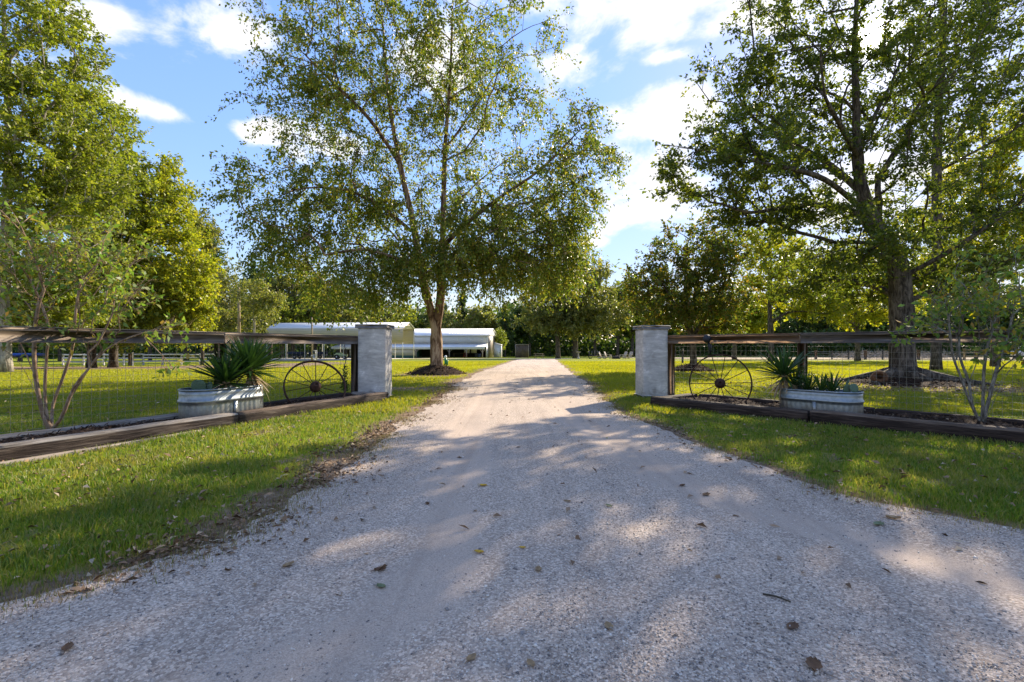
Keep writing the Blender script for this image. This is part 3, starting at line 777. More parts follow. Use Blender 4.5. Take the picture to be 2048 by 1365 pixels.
# the big oak on the right, the sun behind its crown
Yo = 15.4
ob = at(1806, 768, Yo)
make_tree('oak_tree', 'large spreading oak with dark trunk and exposed roots behind the right-hand rail', (ob.x, ob.y),
          [L3([(1806, 772), (1804, 700), (1803, 630), (1800, 560), (1784, 500), (1745, 445), (1722, 370), (1714, 290), (1712, 200), (1710, 90), (1715, -40), (1720, -200)], Yo),
           L3([(1745, 445), (1680, 415, -.6), (1590, 412, -1), (1500, 425, -1.2), (1430, 405, -1.5)], Yo),
           L3([(1728, 390), (1660, 330, .6), (1590, 290, 1), (1510, 240, 1.2), (1470, 180, 1.5)], Yo),
           L3([(1718, 320), (1680, 250, -1), (1650, 190, -1.6), (1640, 90, -2)], Yo),
           L3([(1716, 300), (1750, 230, .8), (1790, 150, 1.4), (1830, 40, 2)], Yo),
           L3([(1740, 435), (1650, 360, -1.5), (1540, 330, -2.2), (1400, 300, -2.6), (1330, 290, -2.8)], Yo),
           L3([(1800, 555), (1870, 520, -.5), (1950, 470, -1), (2050, 400, -1.2)], Yo),
           L3([(1803, 600), (1740, 570, 1.2), (1650, 560, 2.4), (1560, 570, 3)], Yo),
           L3([(1803, 610), (1870, 580, 1.2), (1960, 560, 2.0)], Yo),
           L3([(1790, 520), (1700, 500, -1.5), (1620, 520, -2.2)], Yo)],
          [E(1690, 120, 190, 200, Yo, 3.4, 150), E(1520, 190, 130, 120, Yo, 2.4, 70), E(1470, 330, 150, 70, Yo, 2.2, 80, -1.6), E(1590, 430, 150, 45, Yo, 2.0, 62, -.6),
           E(1900, 440, 170, 110, Yo, 2.6, 90), E(1680, 555, 150, 55, Yo, 2.4, 80, 2.2), E(1900, 560, 160, 55, Yo, 2.2, 66, 1.4), E(1850, 130, 160, 190, Yo, 2.8, 90, 1),
           E(1620, 320, 140, 100, Yo, 2.8, 60), E(1690, 500, 120, 60, Yo, 2.0, 40, -1), E(1640, -60, 200, 120, Yo, 3.2, 60), E(1780, 330, 90, 120, Yo, 2.4, 40)],
          0.33, 84000, 0.115, 0.66, 'leaf_oak', 'bark_oak', 0.35, 21, flat=0.45, gap=1.25, sides=18, step=0.35, flare=1.45, rtip=0.010, shell=0.45, twigs=4)

def simple_tree(name, label, px, Y, top_py, crown, trunk_r, n, leaf, lm, bm='bark_oak', seed=1, group=None, lean=0.0, bf=0.4, fork=None, spray=None, shell=0.45, base_xy=None, twigs=4, droop=0.0, gap=0.0):
    X = (px - CX) / F * Y
    g = G(X, Y); top = CAMH + (HY - top_py) / F * Y
    H = top - g
    tr = [(X, Y, g - 0.05), (X + lean * 0.1, Y, g + H * 0.2), (X + lean * 0.4, Y + 0.2, g + H * 0.45), (X + lean * 0.7, Y, g + H * 0.7), (X + lean, Y, g + H * 0.9)]
    return make_tree(name, label, (X, Y), [tr], crown, trunk_r, n, leaf, spray or H * 0.055, lm, bm, bf, seed, group, sides=9, step=max(0.5, H * 0.045), rtip=0.014, flare=1.4, shell=shell, twigs=twigs, droop=droop, gap=gap)

# trees at the left edge
Y = 22.5
simple_tree('sweetgum_tree', 'very tall dense green tree with pale trunk by the blue trampoline', 8, Y, -260,
            [E(70, 100, 85, 170, Y, 3.2, 150), E(110, 280, 110, 120, Y, 3.4, 130, .6), E(20, 300, 150, 180, Y, 3.6, 120), E(60, 470, 170, 110, Y, 3.6, 130, .8), E(30, -100, 90, 130, Y, 3, 60), E(165, 380, 80, 90, Y, 2.4, 70, 1), E(150, 560, 90, 60, Y, 2.4, 80, 1.5), E(40, 600, 110, 50, Y, 2.6, 90, 1.5), E(110, 640, 80, 26, Y, 2.2, 40, 2.5)],
            0.26, 84000, 0.165, 'leaf_maple', 'bark_pale', 31, spray=0.75, shell=0.35)
Y = 36
simple_tree('shade_tree', 'green leafy tree on a dark trunk, nearer the pale trunk, before the white rails', 183, Y, 150,
            [E(200, 300, 65, 120, Y, 3, 110), E(220, 420, 110, 120, Y, 3.6, 140, -1), E(150, 520, 120, 120, Y, 3.6, 110), E(240, 560, 110, 80, Y, 3.2, 90), E(190, 640, 120, 40, Y, 3.0, 110, -1), E(90, 650, 90, 34, Y, 2.6, 70)],
            0.27, 48000, 0.24, 'leaf_maple', seed=32, spray=1.0, shell=0.35, group=None)
Y = 38
simple_tree('shade_tree', 'yellowing round-crowned tree on a dark trunk at the corner of the white rails', 226, Y, 320,
            [E(320, 400, 60, 85, Y, 2.8, 90), E(330, 520, 85, 110, Y, 3.2, 150, -1), E(270, 470, 110, 130, Y, 3.4, 110), E(310, 620, 85, 50, Y, 3, 80, -1), E(320, 655, 85, 28, Y, 2.8, 80, -1), E(375, 560, 35, 60, Y, 2.0, 36, -1), E(385, 620, 35, 40, Y, 2.0, 30, -1)],
            0.28, 52000, 0.24, 'leaf_gold', seed=33, lean=2.0, spray=1.0, shell=0.35)
Y = 62
simple_tree('olive_tree', 'dull olive feathery tree rising behind the utility pole', 458, Y, 520,
            [E(440, 590, 55, 70, Y, 3.6, 90), E(480, 640, 60, 45, Y, 3.4, 60), E(405, 640, 40, 55, Y, 3.0, 50)], 0.2, 12000, 0.34, 'leaf_olive', 'bark_pale', 34, spray=1.3)
simple_tree('pale_tree', 'thin pale-green tree with bare trunk between the poles', 507, 56, 560,
            [E(512, 600, 36, 34, 56, 2.0, 50), E(540, 612, 26, 22, 56, 1.6, 24)], 0.11, 5200, 0.26, 'leaf_pale', 'bark_pale', 35, spray=1.0)
Y = 44
simple_tree('grey_tree', 'sparse grey-green tree peeping out behind the yellowing tree', 405, Y, 420, [E(408, 470, 28, 42, Y, 1.8, 46), E(400, 560, 30, 50, Y, 1.8, 40)], 0.13, 6000, 0.26, 'leaf_olive', seed=36, spray=0.9)

# small oak and others on the right
Y = 23.3
sb = at(1385, 736, Y)
make_tree('young_oak', 'small rounded oak with browning leaves and forked trunk in a dark mulch ring', (sb.x, sb.y),
          [L3([(1388, 740), (1386, 700), (1384, 668), (1378, 630), (1370, 560), (1375, 490)], Y), L3([(1386, 690), (1374, 655, -.2), (1350, 610, -.4), (1320, 560)], Y), L3([(1385, 680), (1400, 650, .2), (1425, 610, .5), (1450, 560)], Y)],
          [E(1390, 520, 95, 70, Y, 2.2, 110), E(1320, 590, 75, 70, Y, 1.9, 80), E(1430, 600, 75, 65, Y, 2.0, 80), E(1380, 630, 110, 38, Y, 2.2, 60), E(1450, 500, 45, 45, Y, 1.5, 30)],
          0.15, 26000, 0.15, 0.6, 'leaf_rust', 'bark_oak', 0.35, 41, sides=10, step=0.35, rtip=0.009, shell=0.4)
Y = 24
simple_tree('tall_tree', 'tall slim tree with a straight bare trunk just behind the big oak', 1872, Y, -260,
            [E(1900, 60, 130, 150, Y, 3.2, 120), E(1960, 230, 110, 90, Y, 2.8, 60), E(1840, 200, 70, 60, Y, 2.2, 36), E(2040, 120, 110, 160, Y, 3, 60), E(1880, -120, 140, 120, Y, 3, 50)],
            0.21, 19000, 0.17, 'leaf_oak', seed=42, spray=0.8, lean=0.6, gap=1.3)
Y = 29
simple_tree('bright_tree', 'sunlit yellow-green tree behind the right-hand myrtle shrub', 1990, Y, 190,
            [E(2000, 330, 120, 110, Y, 3.2, 110), E(1930, 450, 130, 90, Y, 3.2, 100), E(2060, 480, 120, 120, Y, 3.2, 80), E(1920, 560, 130, 60, Y, 3.0, 70)],
            0.2, 34000, 0.2, 'leaf_bright', seed=43, spray=0.85)
for (px, Y, top, cr, lmn, sd, lab) in [
    (1542, 44, 470, [(1560, 560, 75, 60, 70), (1620, 600, 80, 45, 60), (1540, 500, 50, 40, 40)], 'leaf_bright', 44, 'yellow-green tree with slim trunk seen over the rail between the two oaks'),
    (1469, 58, 560, [(1480, 632, 42, 32, 50), (1510, 645, 34, 22, 34)], 'leaf_gold', 45, 'small golden tree with a thick grey trunk seen over the right-hand wagon wheel'),
    (1715, 50, 480, [(1700, 600, 90, 55, 80), (1770, 600, 70, 50, 60), (1690, 530, 70, 60, 50)], 'leaf_bright', 46, 'bright yellow-green tree glowing behind the big oak trunk')]:
    simple_tree('lawn_tree', lab, px, Y, top, [E(a, b, c, d, Y, 3.0, k) for (a, b, c, d, k) in cr], 0.24, 15000, 0.28, lmn, seed=sd, spray=1.1, group='trees on the lawn behind the right rail')
# the pair at the end of the drive
Y = 80
simple_tree('drive_end_tree', 'round-crowned tree with slightly leaning trunk at the end of the drive, nearest the wooden box', 1116, Y, 528,
            [E(1100, 590, 62, 55, Y, 5.2, 110), E(1085, 640, 52, 28, Y, 4.6, 60), E(1135, 640, 38, 28, Y, 4, 40)], 0.36, 17000, 0.42, 'leaf_olive', seed=51, spray=1.5, lean=-1, group='pair of trees at the end of the drive')
simple_tree('drive_end_tree', 'broad-crowned tree with straight trunk beside the pedestal bird bath', 1151, Y + 1, 516,
            [E(1165, 580, 62, 60, Y, 5.2, 120), E(1205, 630, 50, 36, Y, 4.6, 70), E(1150, 640, 44, 26, Y, 4, 50)], 0.42, 19000, 0.42, 'leaf_olive', seed=52, spray=1.5, group='pair of trees at the end of the drive')

# woodland behind: single trees copied from a few kinds, then one far mass
def wood_kind(name, H, Rr, lm, bm, seed, n=4200, leaf=0.6, conifer=False):
    if conifer:
        bl = [((0, 0, H * (0.30 + 0.68 * k / 6)), (Rr * (1.0 - 0.85 * k / 6), Rr * (1.0 - 0.85 * k / 6), H * 0.08), 16) for k in range(7)]
    else:
        bl = [((0, 0, H * 0.62), (Rr, Rr, H * 0.34), 60), ((Rr * 0.4, 0.3, H * 0.45), (Rr * 0.7, Rr * 0.7, H * 0.2), 26), ((-Rr * 0.5, -0.4, H * 0.5), (Rr * 0.7, Rr * 0.7, H * 0.22), 26)]
    return make_tree(name, 'x', (0, 0), [[(0, 0, 0), (0.1, 0, H * .3), (0, .1, H * .6), (0, 0, H * .92)]], bl, 0.2 + H * 0.006, n, leaf, H * 0.085, lm, bm, 0.5, seed, sides=6, step=1.0, flare=1.3, rtip=0.03, base_z=0.0, shell=0.4)
kinds = {'d': wood_kind('woodland_tree', 16, 4.2, 'leaf_dark', 'bark_oak', 61), 'o': wood_kind('woodland_tree', 15, 4.4, 'leaf_olive', 'bark_oak', 62),
         'g': wood_kind('woodland_tree', 14, 4.0, 'leaf_maple', 'bark_oak', 63), 'p': wood_kind('pine_tree', 17, 3.2, 'leaf_dark', 'bark_oak', 64, 4200, 0.55, True),
         'y': wood_kind('woodland_tree', 12, 3.6, 'leaf_pale', 'bark_pale', 65), 'c': wood_kind('woodland_tree', 15, 4.6, 'leaf_gold', 'bark_oak', 66)}
KH = {'d': 16, 'o': 15, 'g': 14, 'p': 17, 'y': 12, 'c': 15}
KN = {'d': 'dark green woodland tree', 'o': 'olive woodland tree', 'g': 'leafy green woodland tree', 'p': 'dark pine', 'y': 'pale yellow-green woodland tree', 'c': 'golden woodland tree'}
WT = [  # pixel x, pixel y of the top, distance, kind, where
    (420, 500, 92, 'p', 'beyond the white rails'), (372, 520, 84, 'd', 'beyond the white rails'), (300, 560, 80, 'd', 'beyond the white rails'), (230, 580, 78, 'g', 'beyond the white rails'),
    (120, 560, 74, 'd', 'beyond the trampoline'), (40, 560, 70, 'g', 'beyond the trampoline'), (-60, 520, 70, 'd', 'beyond the trampoline'),
    (540, 500, 104, 'd', 'behind the carport'), (585, 515, 98, 'o', 'behind the carport'), (630, 535, 106, 'o', 'behind the carport'), (680, 565, 104, 'o', 'behind the carport'), (565, 590, 92, 'g', 'behind the carport'),
    (720, 588, 112, 'p', 'behind the carport'), (760, 594, 116, 'o', 'behind the carport'), (805, 605, 122, 'c', 'behind the barn'), (845, 612, 126, 'd', 'behind the barn'), (885, 600, 122, 'o', 'behind the barn'),
    (925, 596, 128, 'p', 'behind the barn'), (945, 612, 124, 'y', 'behind the barn'), (975, 604, 126, 'y', 'behind the barn'), (1010, 622, 116, 'p', 'behind the wooden box'), (1025, 600, 128, 'd', 'behind the wooden box'),
    (998, 655, 108, 'g', 'behind the small shed'), (1060, 590, 126, 'd', 'behind the drive-end trees'), (1100, 600, 130, 'd', 'behind the drive-end trees'), (1145, 590, 128, 'd', 'behind the drive-end trees'), (1190, 565, 126, 'o', 'behind the reclining garden chairs'),
    (1235, 560, 124, 'd', 'behind the reclining garden chairs'), (1265, 548, 122, 'g', 'behind the reclining garden chairs'), (1300, 570, 126, 'd', 'behind the young oak'), (1350, 590, 128, 'p', 'behind the young oak'), (1400, 580, 130, 'd', 'behind the young oak'),
    (1450, 570, 130, 'd', 'across the dry pasture'), (1500, 580, 132, 'd', 'across the dry pasture'), (1560, 570, 132, 'p', 'across the dry pasture'), (1620, 580, 134, 'd', 'across the dry pasture'), (1680, 585, 134, 'g', 'across the dry pasture'),
    (1745, 580, 134, 'd', 'across the dry pasture'), (1810, 570, 136, 'd', 'across the dry pasture'), (1880, 585, 136, 'p', 'across the dry pasture'), (1950, 580, 138, 'd', 'across the dry pasture'), (2020, 575, 138, 'g', 'across the dry pasture'), (2100, 575, 138, 'd', 'across the dry pasture')]
used = set()
random.seed(5)
for (px, py, Y, k, where) in WT:
    o = kinds[k] if k not in used else copy_tree(kinds[k]); used.add(k)
    X = (px - CX) / F * Y; g = G(X, Y) - 0.1
    s = (CAMH + (HY - py) / F * Y - g) / KH[k]
    o.location = (X, Y, g); o.scale = (s * random.uniform(0.9, 1.2), s * random.uniform(0.9, 1.2), s); o.rotation_euler = (0, 0, random.uniform(0, 6.28))
    tag(o, KN[k] + ' standing ' + where, 'tree', KN[k] + 's ' + where)
# far woodland mass that nobody could count
nF = 60000
ang = rng.random(nF)
fx_ = -190 + 400 * ang; fy_ = 146 + 26 * rng.random(nF) - 0.0009 * (fx_ - 10) ** 2
topz = 9.5 + 8 * fbm(fx_ * 0.09, 2.5) + 2.5 * fbm(fx_ * 0.5, 7.5)
fz = -1.6 + topz * rng.random(nF) ** 1.25
ps = np.stack([fx_, fy_, fz], 1)
Vl, Fl = leaves_arrays(ps, unit(rng.normal(size=(nF, 3))), unit(rng.normal(size=(nF, 3)) * 0.7 + np.array([0, 0, .7])), 1.0 + 0.8 * rng.random(nF), 0.75 + 0.6 * rng.random(nF))
tag(mesh_obj('far_woodland', Vl, Fl, M['leaf_dark']), 'dense dark woodland closing off the far side of the property', 'woodland', kind='stuff')
# dim undergrowth along the wood's edge
nU = 30000
ux = -110 + 260 * rng.random(nU); uy = 126 + 14 * rng.random(nU) - 0.0011 * (ux - 10) ** 2
uz = gz(ux, uy) + (2.5 + 6.0 * fbm(ux * 0.25, 1.5)) * rng.random(nU)
Vl, Fl = leaves_arrays(np.stack([ux, uy, uz], 1), unit(rng.normal(size=(nU, 3))), unit(rng.normal(size=(nU, 3)) * 0.7 + np.array([0, 0, .7])), 0.7 + 0.6 * rng.random(nU), 0.5 + 0.4 * rng.random(nU))
tag(mesh_obj('undergrowth', Vl, Fl, M['leaf_dark']), 'low dark undergrowth along the edge of the wood', 'undergrowth', kind='stuff')

# ------------------------------------------------------------------ gate pillars
def pillar(label, cx, cy, rz, w_, h):
    t_ = thing('gate_pillar', label, 'pillar', (cx, cy, G(cx, cy)), rz, 'stuccoed gate pillars')
    n = 9; m = 22; Vv = []; Fc = []
    per = []
    for s in range(4):
        for k in range(n):
            u = -1 + 2 * k / n
            per.append([(u, -1), (1, u), (-u, 1), (-1, -u)][s])
    np_ = len(per)
    for j in range(m + 1):
        z = -0.05 + (h + 0.05) * j / m
        for i, (x, y) in enumerate(per):
            cr = 0.985 if abs(abs(x) - abs(y)) < 0.001 else 1.0
            q = 1 + (float(fbm(i * 0.55 + 20 * cx, j * 0.5)) - 0.5) * 0.022
            Vv.append((x * w_ / 2 * q * cr, y * w_ / 2 * q * cr, z))
    for j in range(m):
        for i in range(np_):
            Fc.append((j * np_ + i, j * np_ + (i + 1) % np_, (j + 1) * np_ + (i + 1) % np_, (j + 1) * np_ + i))
    Fc.append(list(range(m * np_, (m + 1) * np_)))
    mesh_obj('shaft', np.array(Vv), Fc, M['stucco'], t_, False)
    b = MB(); b.bevbox((0, 0, h + 0.045), (w_ + 0.10, w_ + 0.10, 0.086), 0.012); b.build('cap', M['cap'], t_)
    b = MB(); b.bevbox((0, 0, 0.02), (w_ + 0.05, w_ + 0.05, 0.10), 0.02); b.build('footing', M['stucco'], t_)
    return t_
pillar('grey stuccoed gate pillar whose sunlit side faces the drive, at the birch side', -3.125, 10.98, 0, 0.61, 1.59)
pillar('pale stuccoed gate pillar with hairline cracks beside the rail that carries the black ball', 3.27, 11.28, R(4), 0.575, 1.58)

# ------------------------------------------------------------------ rail fences with wire
def rail_fence(side, label, posts, joints, tops, end, newfirst):
    p0 = fr(side, 0, 0); dd = DL if side < 0 else DR
    rz = math.atan2(dd[1], dd[0])
    t_ = thing('rail_fence', label, 'fence', p0, rz)
    ny = 1 if side < 0 else -1          # local y that points to the drive
    # local x runs along the fence, local y = +left of it
    nn = NL if side < 0 else NR
    loc = Vector((nn[0], nn[1], 0)); loc.rotate(Matrix.Rotation(-rz, 3, 'Z')); ny = 1 if loc.y > 0 else -1
    zt = tops
    for d in posts:
        b = MB(); b.bevbox((d, 0, zt / 2 - 0.1), (0.135, 0.135, zt + 0.2 - 0.03), 0.012); b.build('post', M['post_wood'], t_)
    for i in range(len(joints) - 1):
        a, c = joints[i] + 0.004, joints[i + 1] - 0.004
        mt = M['rail_new'] if (newfirst and i == 0) else M['rail_wood']
        b = MB(); b.bevbox(((a + c) / 2, ny * 0.09, zt - 0.078), (c - a, 0.042, 0.15), 0.006); b.build('rail', mt, t_)
        b = MB(); b.bevbox(((a + c) / 2, ny * 0.045, zt + 0.019), (c - a, 0.142, 0.038), 0.006); b.build('cap_board', mt, t_)
    mb = MB(); wr = 0.0021
    y = ny * -0.075
    for k in range(12):
        z = 0.07 + k * 0.102
        P = [(x, y + random.uniform(-.004, .004), z + 0.006 * math.sin(x * 2.1 + k)) for x in np.arange(0.05, end, 0.4)]
        mb.tube(P, wr * (1.3 if k in (0, 11) else 1), 3, False)
    for x in np.arange(0.1, end, 0.1):
        mb.tube([(x, y, 0.06), (x + random.uniform(-.006, .006), y + random.uniform(-.006, .006), 0.62), (x, y, 1.2)], wr, 3, False)
    tag(mb.build('wire_mesh', M['fence_wire'], t_), kind='stuff')
    return t_
rail_fence(-1, 'weathered dark brown timber rail fence with wire mesh, ending at the grey pillar', [0.12, 3.34, 6.7, 9.4], [0.0, 3.34, 6.7, 9.6], 1.39, 9.6, False)
rail_fence(1, 'timber rail fence with wire mesh and a paler new rail at the pillar end', [0.12, 2.88, 6.15, 9.2], [0.0, 2.88, 6.15, 9.4], 1.40, 9.4, True)

# ------------------------------------------------------------------ sleeper edging and mulch
def timber(parent, name, d0, d1, n0, n1, z0, z1, mat, side, topmat=None, end=False):
    """one rough squared sleeper in fence coordinates; parent sits at fence origin"""
    nx_, k = (max(6, int((d1 - d0) / 0.16)), 5) if not end else (3, 5)
    L_ = d1 - d0; W_ = n1 - n0; H_ = z1 - z0
    ring = []
    for (u, v) in [(-.42, -.5), (0, -.5), (.42, -.5), (.5, -.4), (.5, 0), (.5, .38), (.40, .5), (0, .52), (-.40, .5), (-.5, .38), (-.5, 0), (-.5, -.4)]: ring.append((u, v))
    Vv = []; long_ax = L_ >= W_
    LL, WW = (L_, W_) if long_ax else (W_, L_)
    nx_ = max(6, int(LL / 0.12)); sd = random.random() * 50
    for i in range(nx_ + 1):
        s = LL * i / nx_
        endk = 0.93 if i in (0, nx_) else 1.0
        for j, (u, v) in enumerate(ring):
            q = endk * (1 + (float(fbm(s * 3.1 + sd, j * 0.9 + sd)) - 0.5) * 0.10)
            a = u * WW * q; z = (z0 + z1) / 2 + v * H_ * q + (float(fbm(s * 0.7 + sd, 3.0)) - 0.5) * 0.02
            if long_ax: Vv.append((d0 + s, (n0 + n1) / 2 + a, z))
            else: Vv.append(((d0 + d1) / 2 + a, n0 + s, z))
    r = len(ring)
    Fc = [(i * r + j, i * r + (j + 1) % r, (i + 1) * r + (j + 1) % r, (i + 1) * r + j) for i in range(nx_) for j in range(r)]
    Fc += [list(range(r)), list(range(nx_ * r, (nx_ + 1) * r))]
    # to world
    W3 = [fr(side, x, y, z) for (x, y, z) in Vv]
    o0 = fr(side, (d0 + d1) / 2, (n0 + n1) / 2, 0)
    dd = DL if side < 0 else DR
    ang = math.atan2(dd[1], dd[0]) + (0 if long_ax else math.pi / 2)
    Mi = Matrix.Rotation(-ang, 3, 'Z')
    Vl = [Mi @ (p - o0) for p in W3]
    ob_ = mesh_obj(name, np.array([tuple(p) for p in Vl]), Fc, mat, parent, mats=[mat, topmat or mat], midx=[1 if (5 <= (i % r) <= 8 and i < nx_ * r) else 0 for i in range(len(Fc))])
    ob_.location = o0 - Vector(parent.location); ob_.rotation_euler = (0, 0, ang)
    return ob_
random.seed(9)
bedL = thing('sleeper_edging', 'weathered railway sleepers edging the bed with the leaning wheel, grey-topped at one end', 'edging', fr(-1, 0.3, 0.9))
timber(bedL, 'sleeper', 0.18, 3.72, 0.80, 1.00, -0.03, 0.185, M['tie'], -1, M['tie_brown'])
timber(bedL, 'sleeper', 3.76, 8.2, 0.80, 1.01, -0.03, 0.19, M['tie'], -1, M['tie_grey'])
timber(bedL, 'sleeper', 0.22, 0.42, 0.16, 0.79, -0.03, 0.175, M['tie_grey'], -1)
timber(bedL, 'sleeper', 0.45, 3.9, 0.02, 0.21, -0.03, 0.17, M['tie_dark'], -1)
timber(bedL, 'sleeper', 3.94, 8.2, 0.02, 0.21, -0.03, 0.17, M['tie_grey'], -1)
timber(bedL, 'plank', 4.3, 8.2, 1.03, 1.11, -0.02, 0.035, M['plank_pale'], -1)
bedR = thing('sleeper_edging', 'nearly black railway sleepers edging the bed with the upright wheel', 'edging', fr(1, 0.7, 1.5))
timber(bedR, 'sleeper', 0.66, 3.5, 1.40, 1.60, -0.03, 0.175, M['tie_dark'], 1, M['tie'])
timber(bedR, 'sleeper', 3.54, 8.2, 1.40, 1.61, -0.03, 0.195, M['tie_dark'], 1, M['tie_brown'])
timber(bedR, 'sleeper', 0.70, 0.90, 0.2, 1.39, -0.03, 0.165, M['tie_dark'], 1)
timber(bedR, 'sleeper', 0.92, 4.0, 0.02, 0.21, -0.03, 0.16, M['tie_dark'], 1)
timber(bedR, 'sleeper', 4.04, 8.2, 0.02, 0.21, -0.03, 0.16, M['tie_dark'], 1)
def chips_on(X, Y, Z, n, name, parent=None, size=0.045, mat='chips', label=None):
    pass
def bed_mulch(side, d0, d1, n0, n1, zb, label):
    nu, nv = int((d1 - d0) / 0.07), int((n1 - n0) / 0.07)
    U, W_ = np.meshgrid(np.linspace(d0, d1, nu), np.linspace(n0, n1, nv))
    o, dd, nn = (OL, DL, NL) if side < 0 else (OR_, DR, NR)
    X = o[0] + dd[0] * U + nn[0] * W_; Y = o[1] + dd[1] * U + nn[1] * W_
    def zf(U, W_): return zb + (fbm(U * 3 + 5 * side, W_ * 3) - 0.5) * 0.09 + 0.05 * np.exp(-((U - (5.6 if side < 0 else 5.15)) ** 2 + (W_ - 0.6) ** 2) / 0.15)
    Z = zf(U, W_)
    I = np.arange(U.size).reshape(U.shape)
    Q = np.stack([I[:-1, :-1], I[:-1, 1:], I[1:, 1:], I[1:, :-1]], -1).reshape(-1, 4)
    o1 = mesh_obj('mulch', np.stack([X, Y, Z], -1).reshape(-1, 3), Q, M['mulch'], smooth=True)
    tag(o1, label, 'mulch', kind='stuff')
    n = 3200
    u = d0 + (d1 - d0) * rng.random(n); v = n0 + (n1 - n0) * rng.random(n)
    p = np.stack([o[0] + dd[0] * u + nn[0] * v, o[1] + dd[1] * u + nn[1] * v, zf(u, v) + 0.006], 1)
    dr_ = unit(rng.normal(size=(n, 3)) * np.array([1, 1, 0.3])); nr_ = unit(rng.normal(size=(n, 3)) * 0.4 + np.array([0, 0, 1]))
    Vl, Fl = leaves_arrays(p, dr_, nr_, 0.03 + 0.05 * rng.random(n), 0.012 + 0.02 * rng.random(n), 0.1)
    tag(mesh_obj('mulch_chips', Vl, Fl, M['chips'], o1), kind='stuff')
bed_mulch(-1, 0.40, 8.2, 0.18, 0.83, 0.12, 'dark bark mulch filling the sleeper bed under the leaning wheel')
bed_mulch(1, 0.88, 8.2, 0.18, 1.43, 0.11, 'dark bark mulch filling the sleeper bed under the upright wheel')

# ------------------------------------------------------------------ stock tanks
def stock_tank(label, side, d, n, zr, Lx=1.26, Wy=0.62, tilt=0.0, sheen=0):
    dd = DL if side < 0 else DR
    p = fr(side, d, n, 0.05); rz = math.atan2(dd[1], dd[0])
    t_ = thing('stock_tank', label, 'planter', p, rz, 'galvanized stock tank planters')
    t_.rotation_euler = (0, tilt, rz)
    H_ = zr - 0.05
    def oval(n_, grow):
        pts = []
        r = Wy / 2; s = Lx / 2 - r
        per = 2 * math.pi * r + 4 * s
        for k in range(n_):
            q = per * k / n_
            if q < 2 * s: x, y, nx_, ny_ = -s + q, -r, 0, -1
            elif q < 2 * s + math.pi * r:
                a = -math.pi / 2 + (q - 2 * s) / r; x, y, nx_, ny_ = s + r * math.cos(a), r * math.sin(a), math.cos(a), math.sin(a)
            elif q < 4 * s + math.pi * r:
                x, y, nx_, ny_ = s - (q - 2 * s - math.pi * r), r, 0, 1
            else:
                a = math.pi / 2 + (q - 4 * s - math.pi * r) / r; x, y, nx_, ny_ = -s + r * math.cos(a), r * math.sin(a), math.cos(a), math.sin(a)
            pts.append((x + nx_ * grow(k), y + ny_ * grow(k)))
        return pts
    N = 240
    prof = [(0.0, -0.02), (0.02, -0.004), (0.06, 0.0)]
    zs = [(0.0, -0.015, 0), (0.015, -0.003, 0), (0.05, 0, 1), (H_ * 0.52, 0, 1), (H_ * 0.60, 0, 0), (H_ * 0.62, 0.012, 0), (H_ * 0.66, 0.018, 0), (H_ * 0.70, 0.012, 0), (H_ * 0.72, 0.0, 0), (H_ * 0.86, 0.0, 0), (H_ * 0.985, 0, 0)]
    Vv = []; Fc = []
    for (z, g, rb) in zs:
        for (x, y) in oval(N, lambda k: g + (0.004 * math.cos(2 * math.pi * k / 6.0) if rb else 0)): Vv.append((x, y, z))
    for z in (H_ * 0.985, 0.30 * H_):
        for (x, y) in oval(N, lambda k: -0.012): Vv.append((x, y, z))
    rows = len(zs) + 2
    Fc = [(i * N + k, i * N + (k + 1) % N, (i + 1) * N + (k + 1) % N, (i + 1) * N + k) for i in range(rows - 1) for k in range(N)]
    mesh_obj('shell', np.array(Vv), Fc, M['galv'], t_, True)
    b = MB(); ov = oval(96, lambda k: 0.0); b.tube([(x, y, H_) for x, y in ov] + [(ov[0][0], ov[0][1], H_)], 0.013, 8, False); b.build('rim', M['galv'], t_, True)
    # soil
    pts = oval(48, lambda k: -0.015); Vs = [(0, 0, H_ - 0.06)] + [(x, y, H_ - 0.085 + random.uniform(-.01, .01)) for x, y in pts]
    mesh_obj('soil', np.array(Vs), [(0, 1 + k, 1 + (k + 1) % 48) for k in range(48)], M['mulch'], t_)
    # vertical lap seam on the drive side
    b = MB(); 
    nn = NL if side < 0 else NR; lv = Vector((nn[0], nn[1], 0)); lv.rotate(Matrix.Rotation(-rz, 3, 'Z')); sg = 1 if lv.y > 0 else -1
    b.box((0.02, sg * (Wy / 2 + 0.006), H_ * 0.31), (0.055, 0.007, H_ * 0.58))
    b.build('seam', M['galv'], t_)
    return t_
stock_tank('galvanized oval tank planter with a full spiky yucca, beside the leaning wheel', -1, 3.62, 0.47, 0.545)
stock_tank('galvanized oval tank planter with sparse yuccas, beside the upright wheel', 1, 3.48, 1.0, 0.475, 1.18, 0.6)

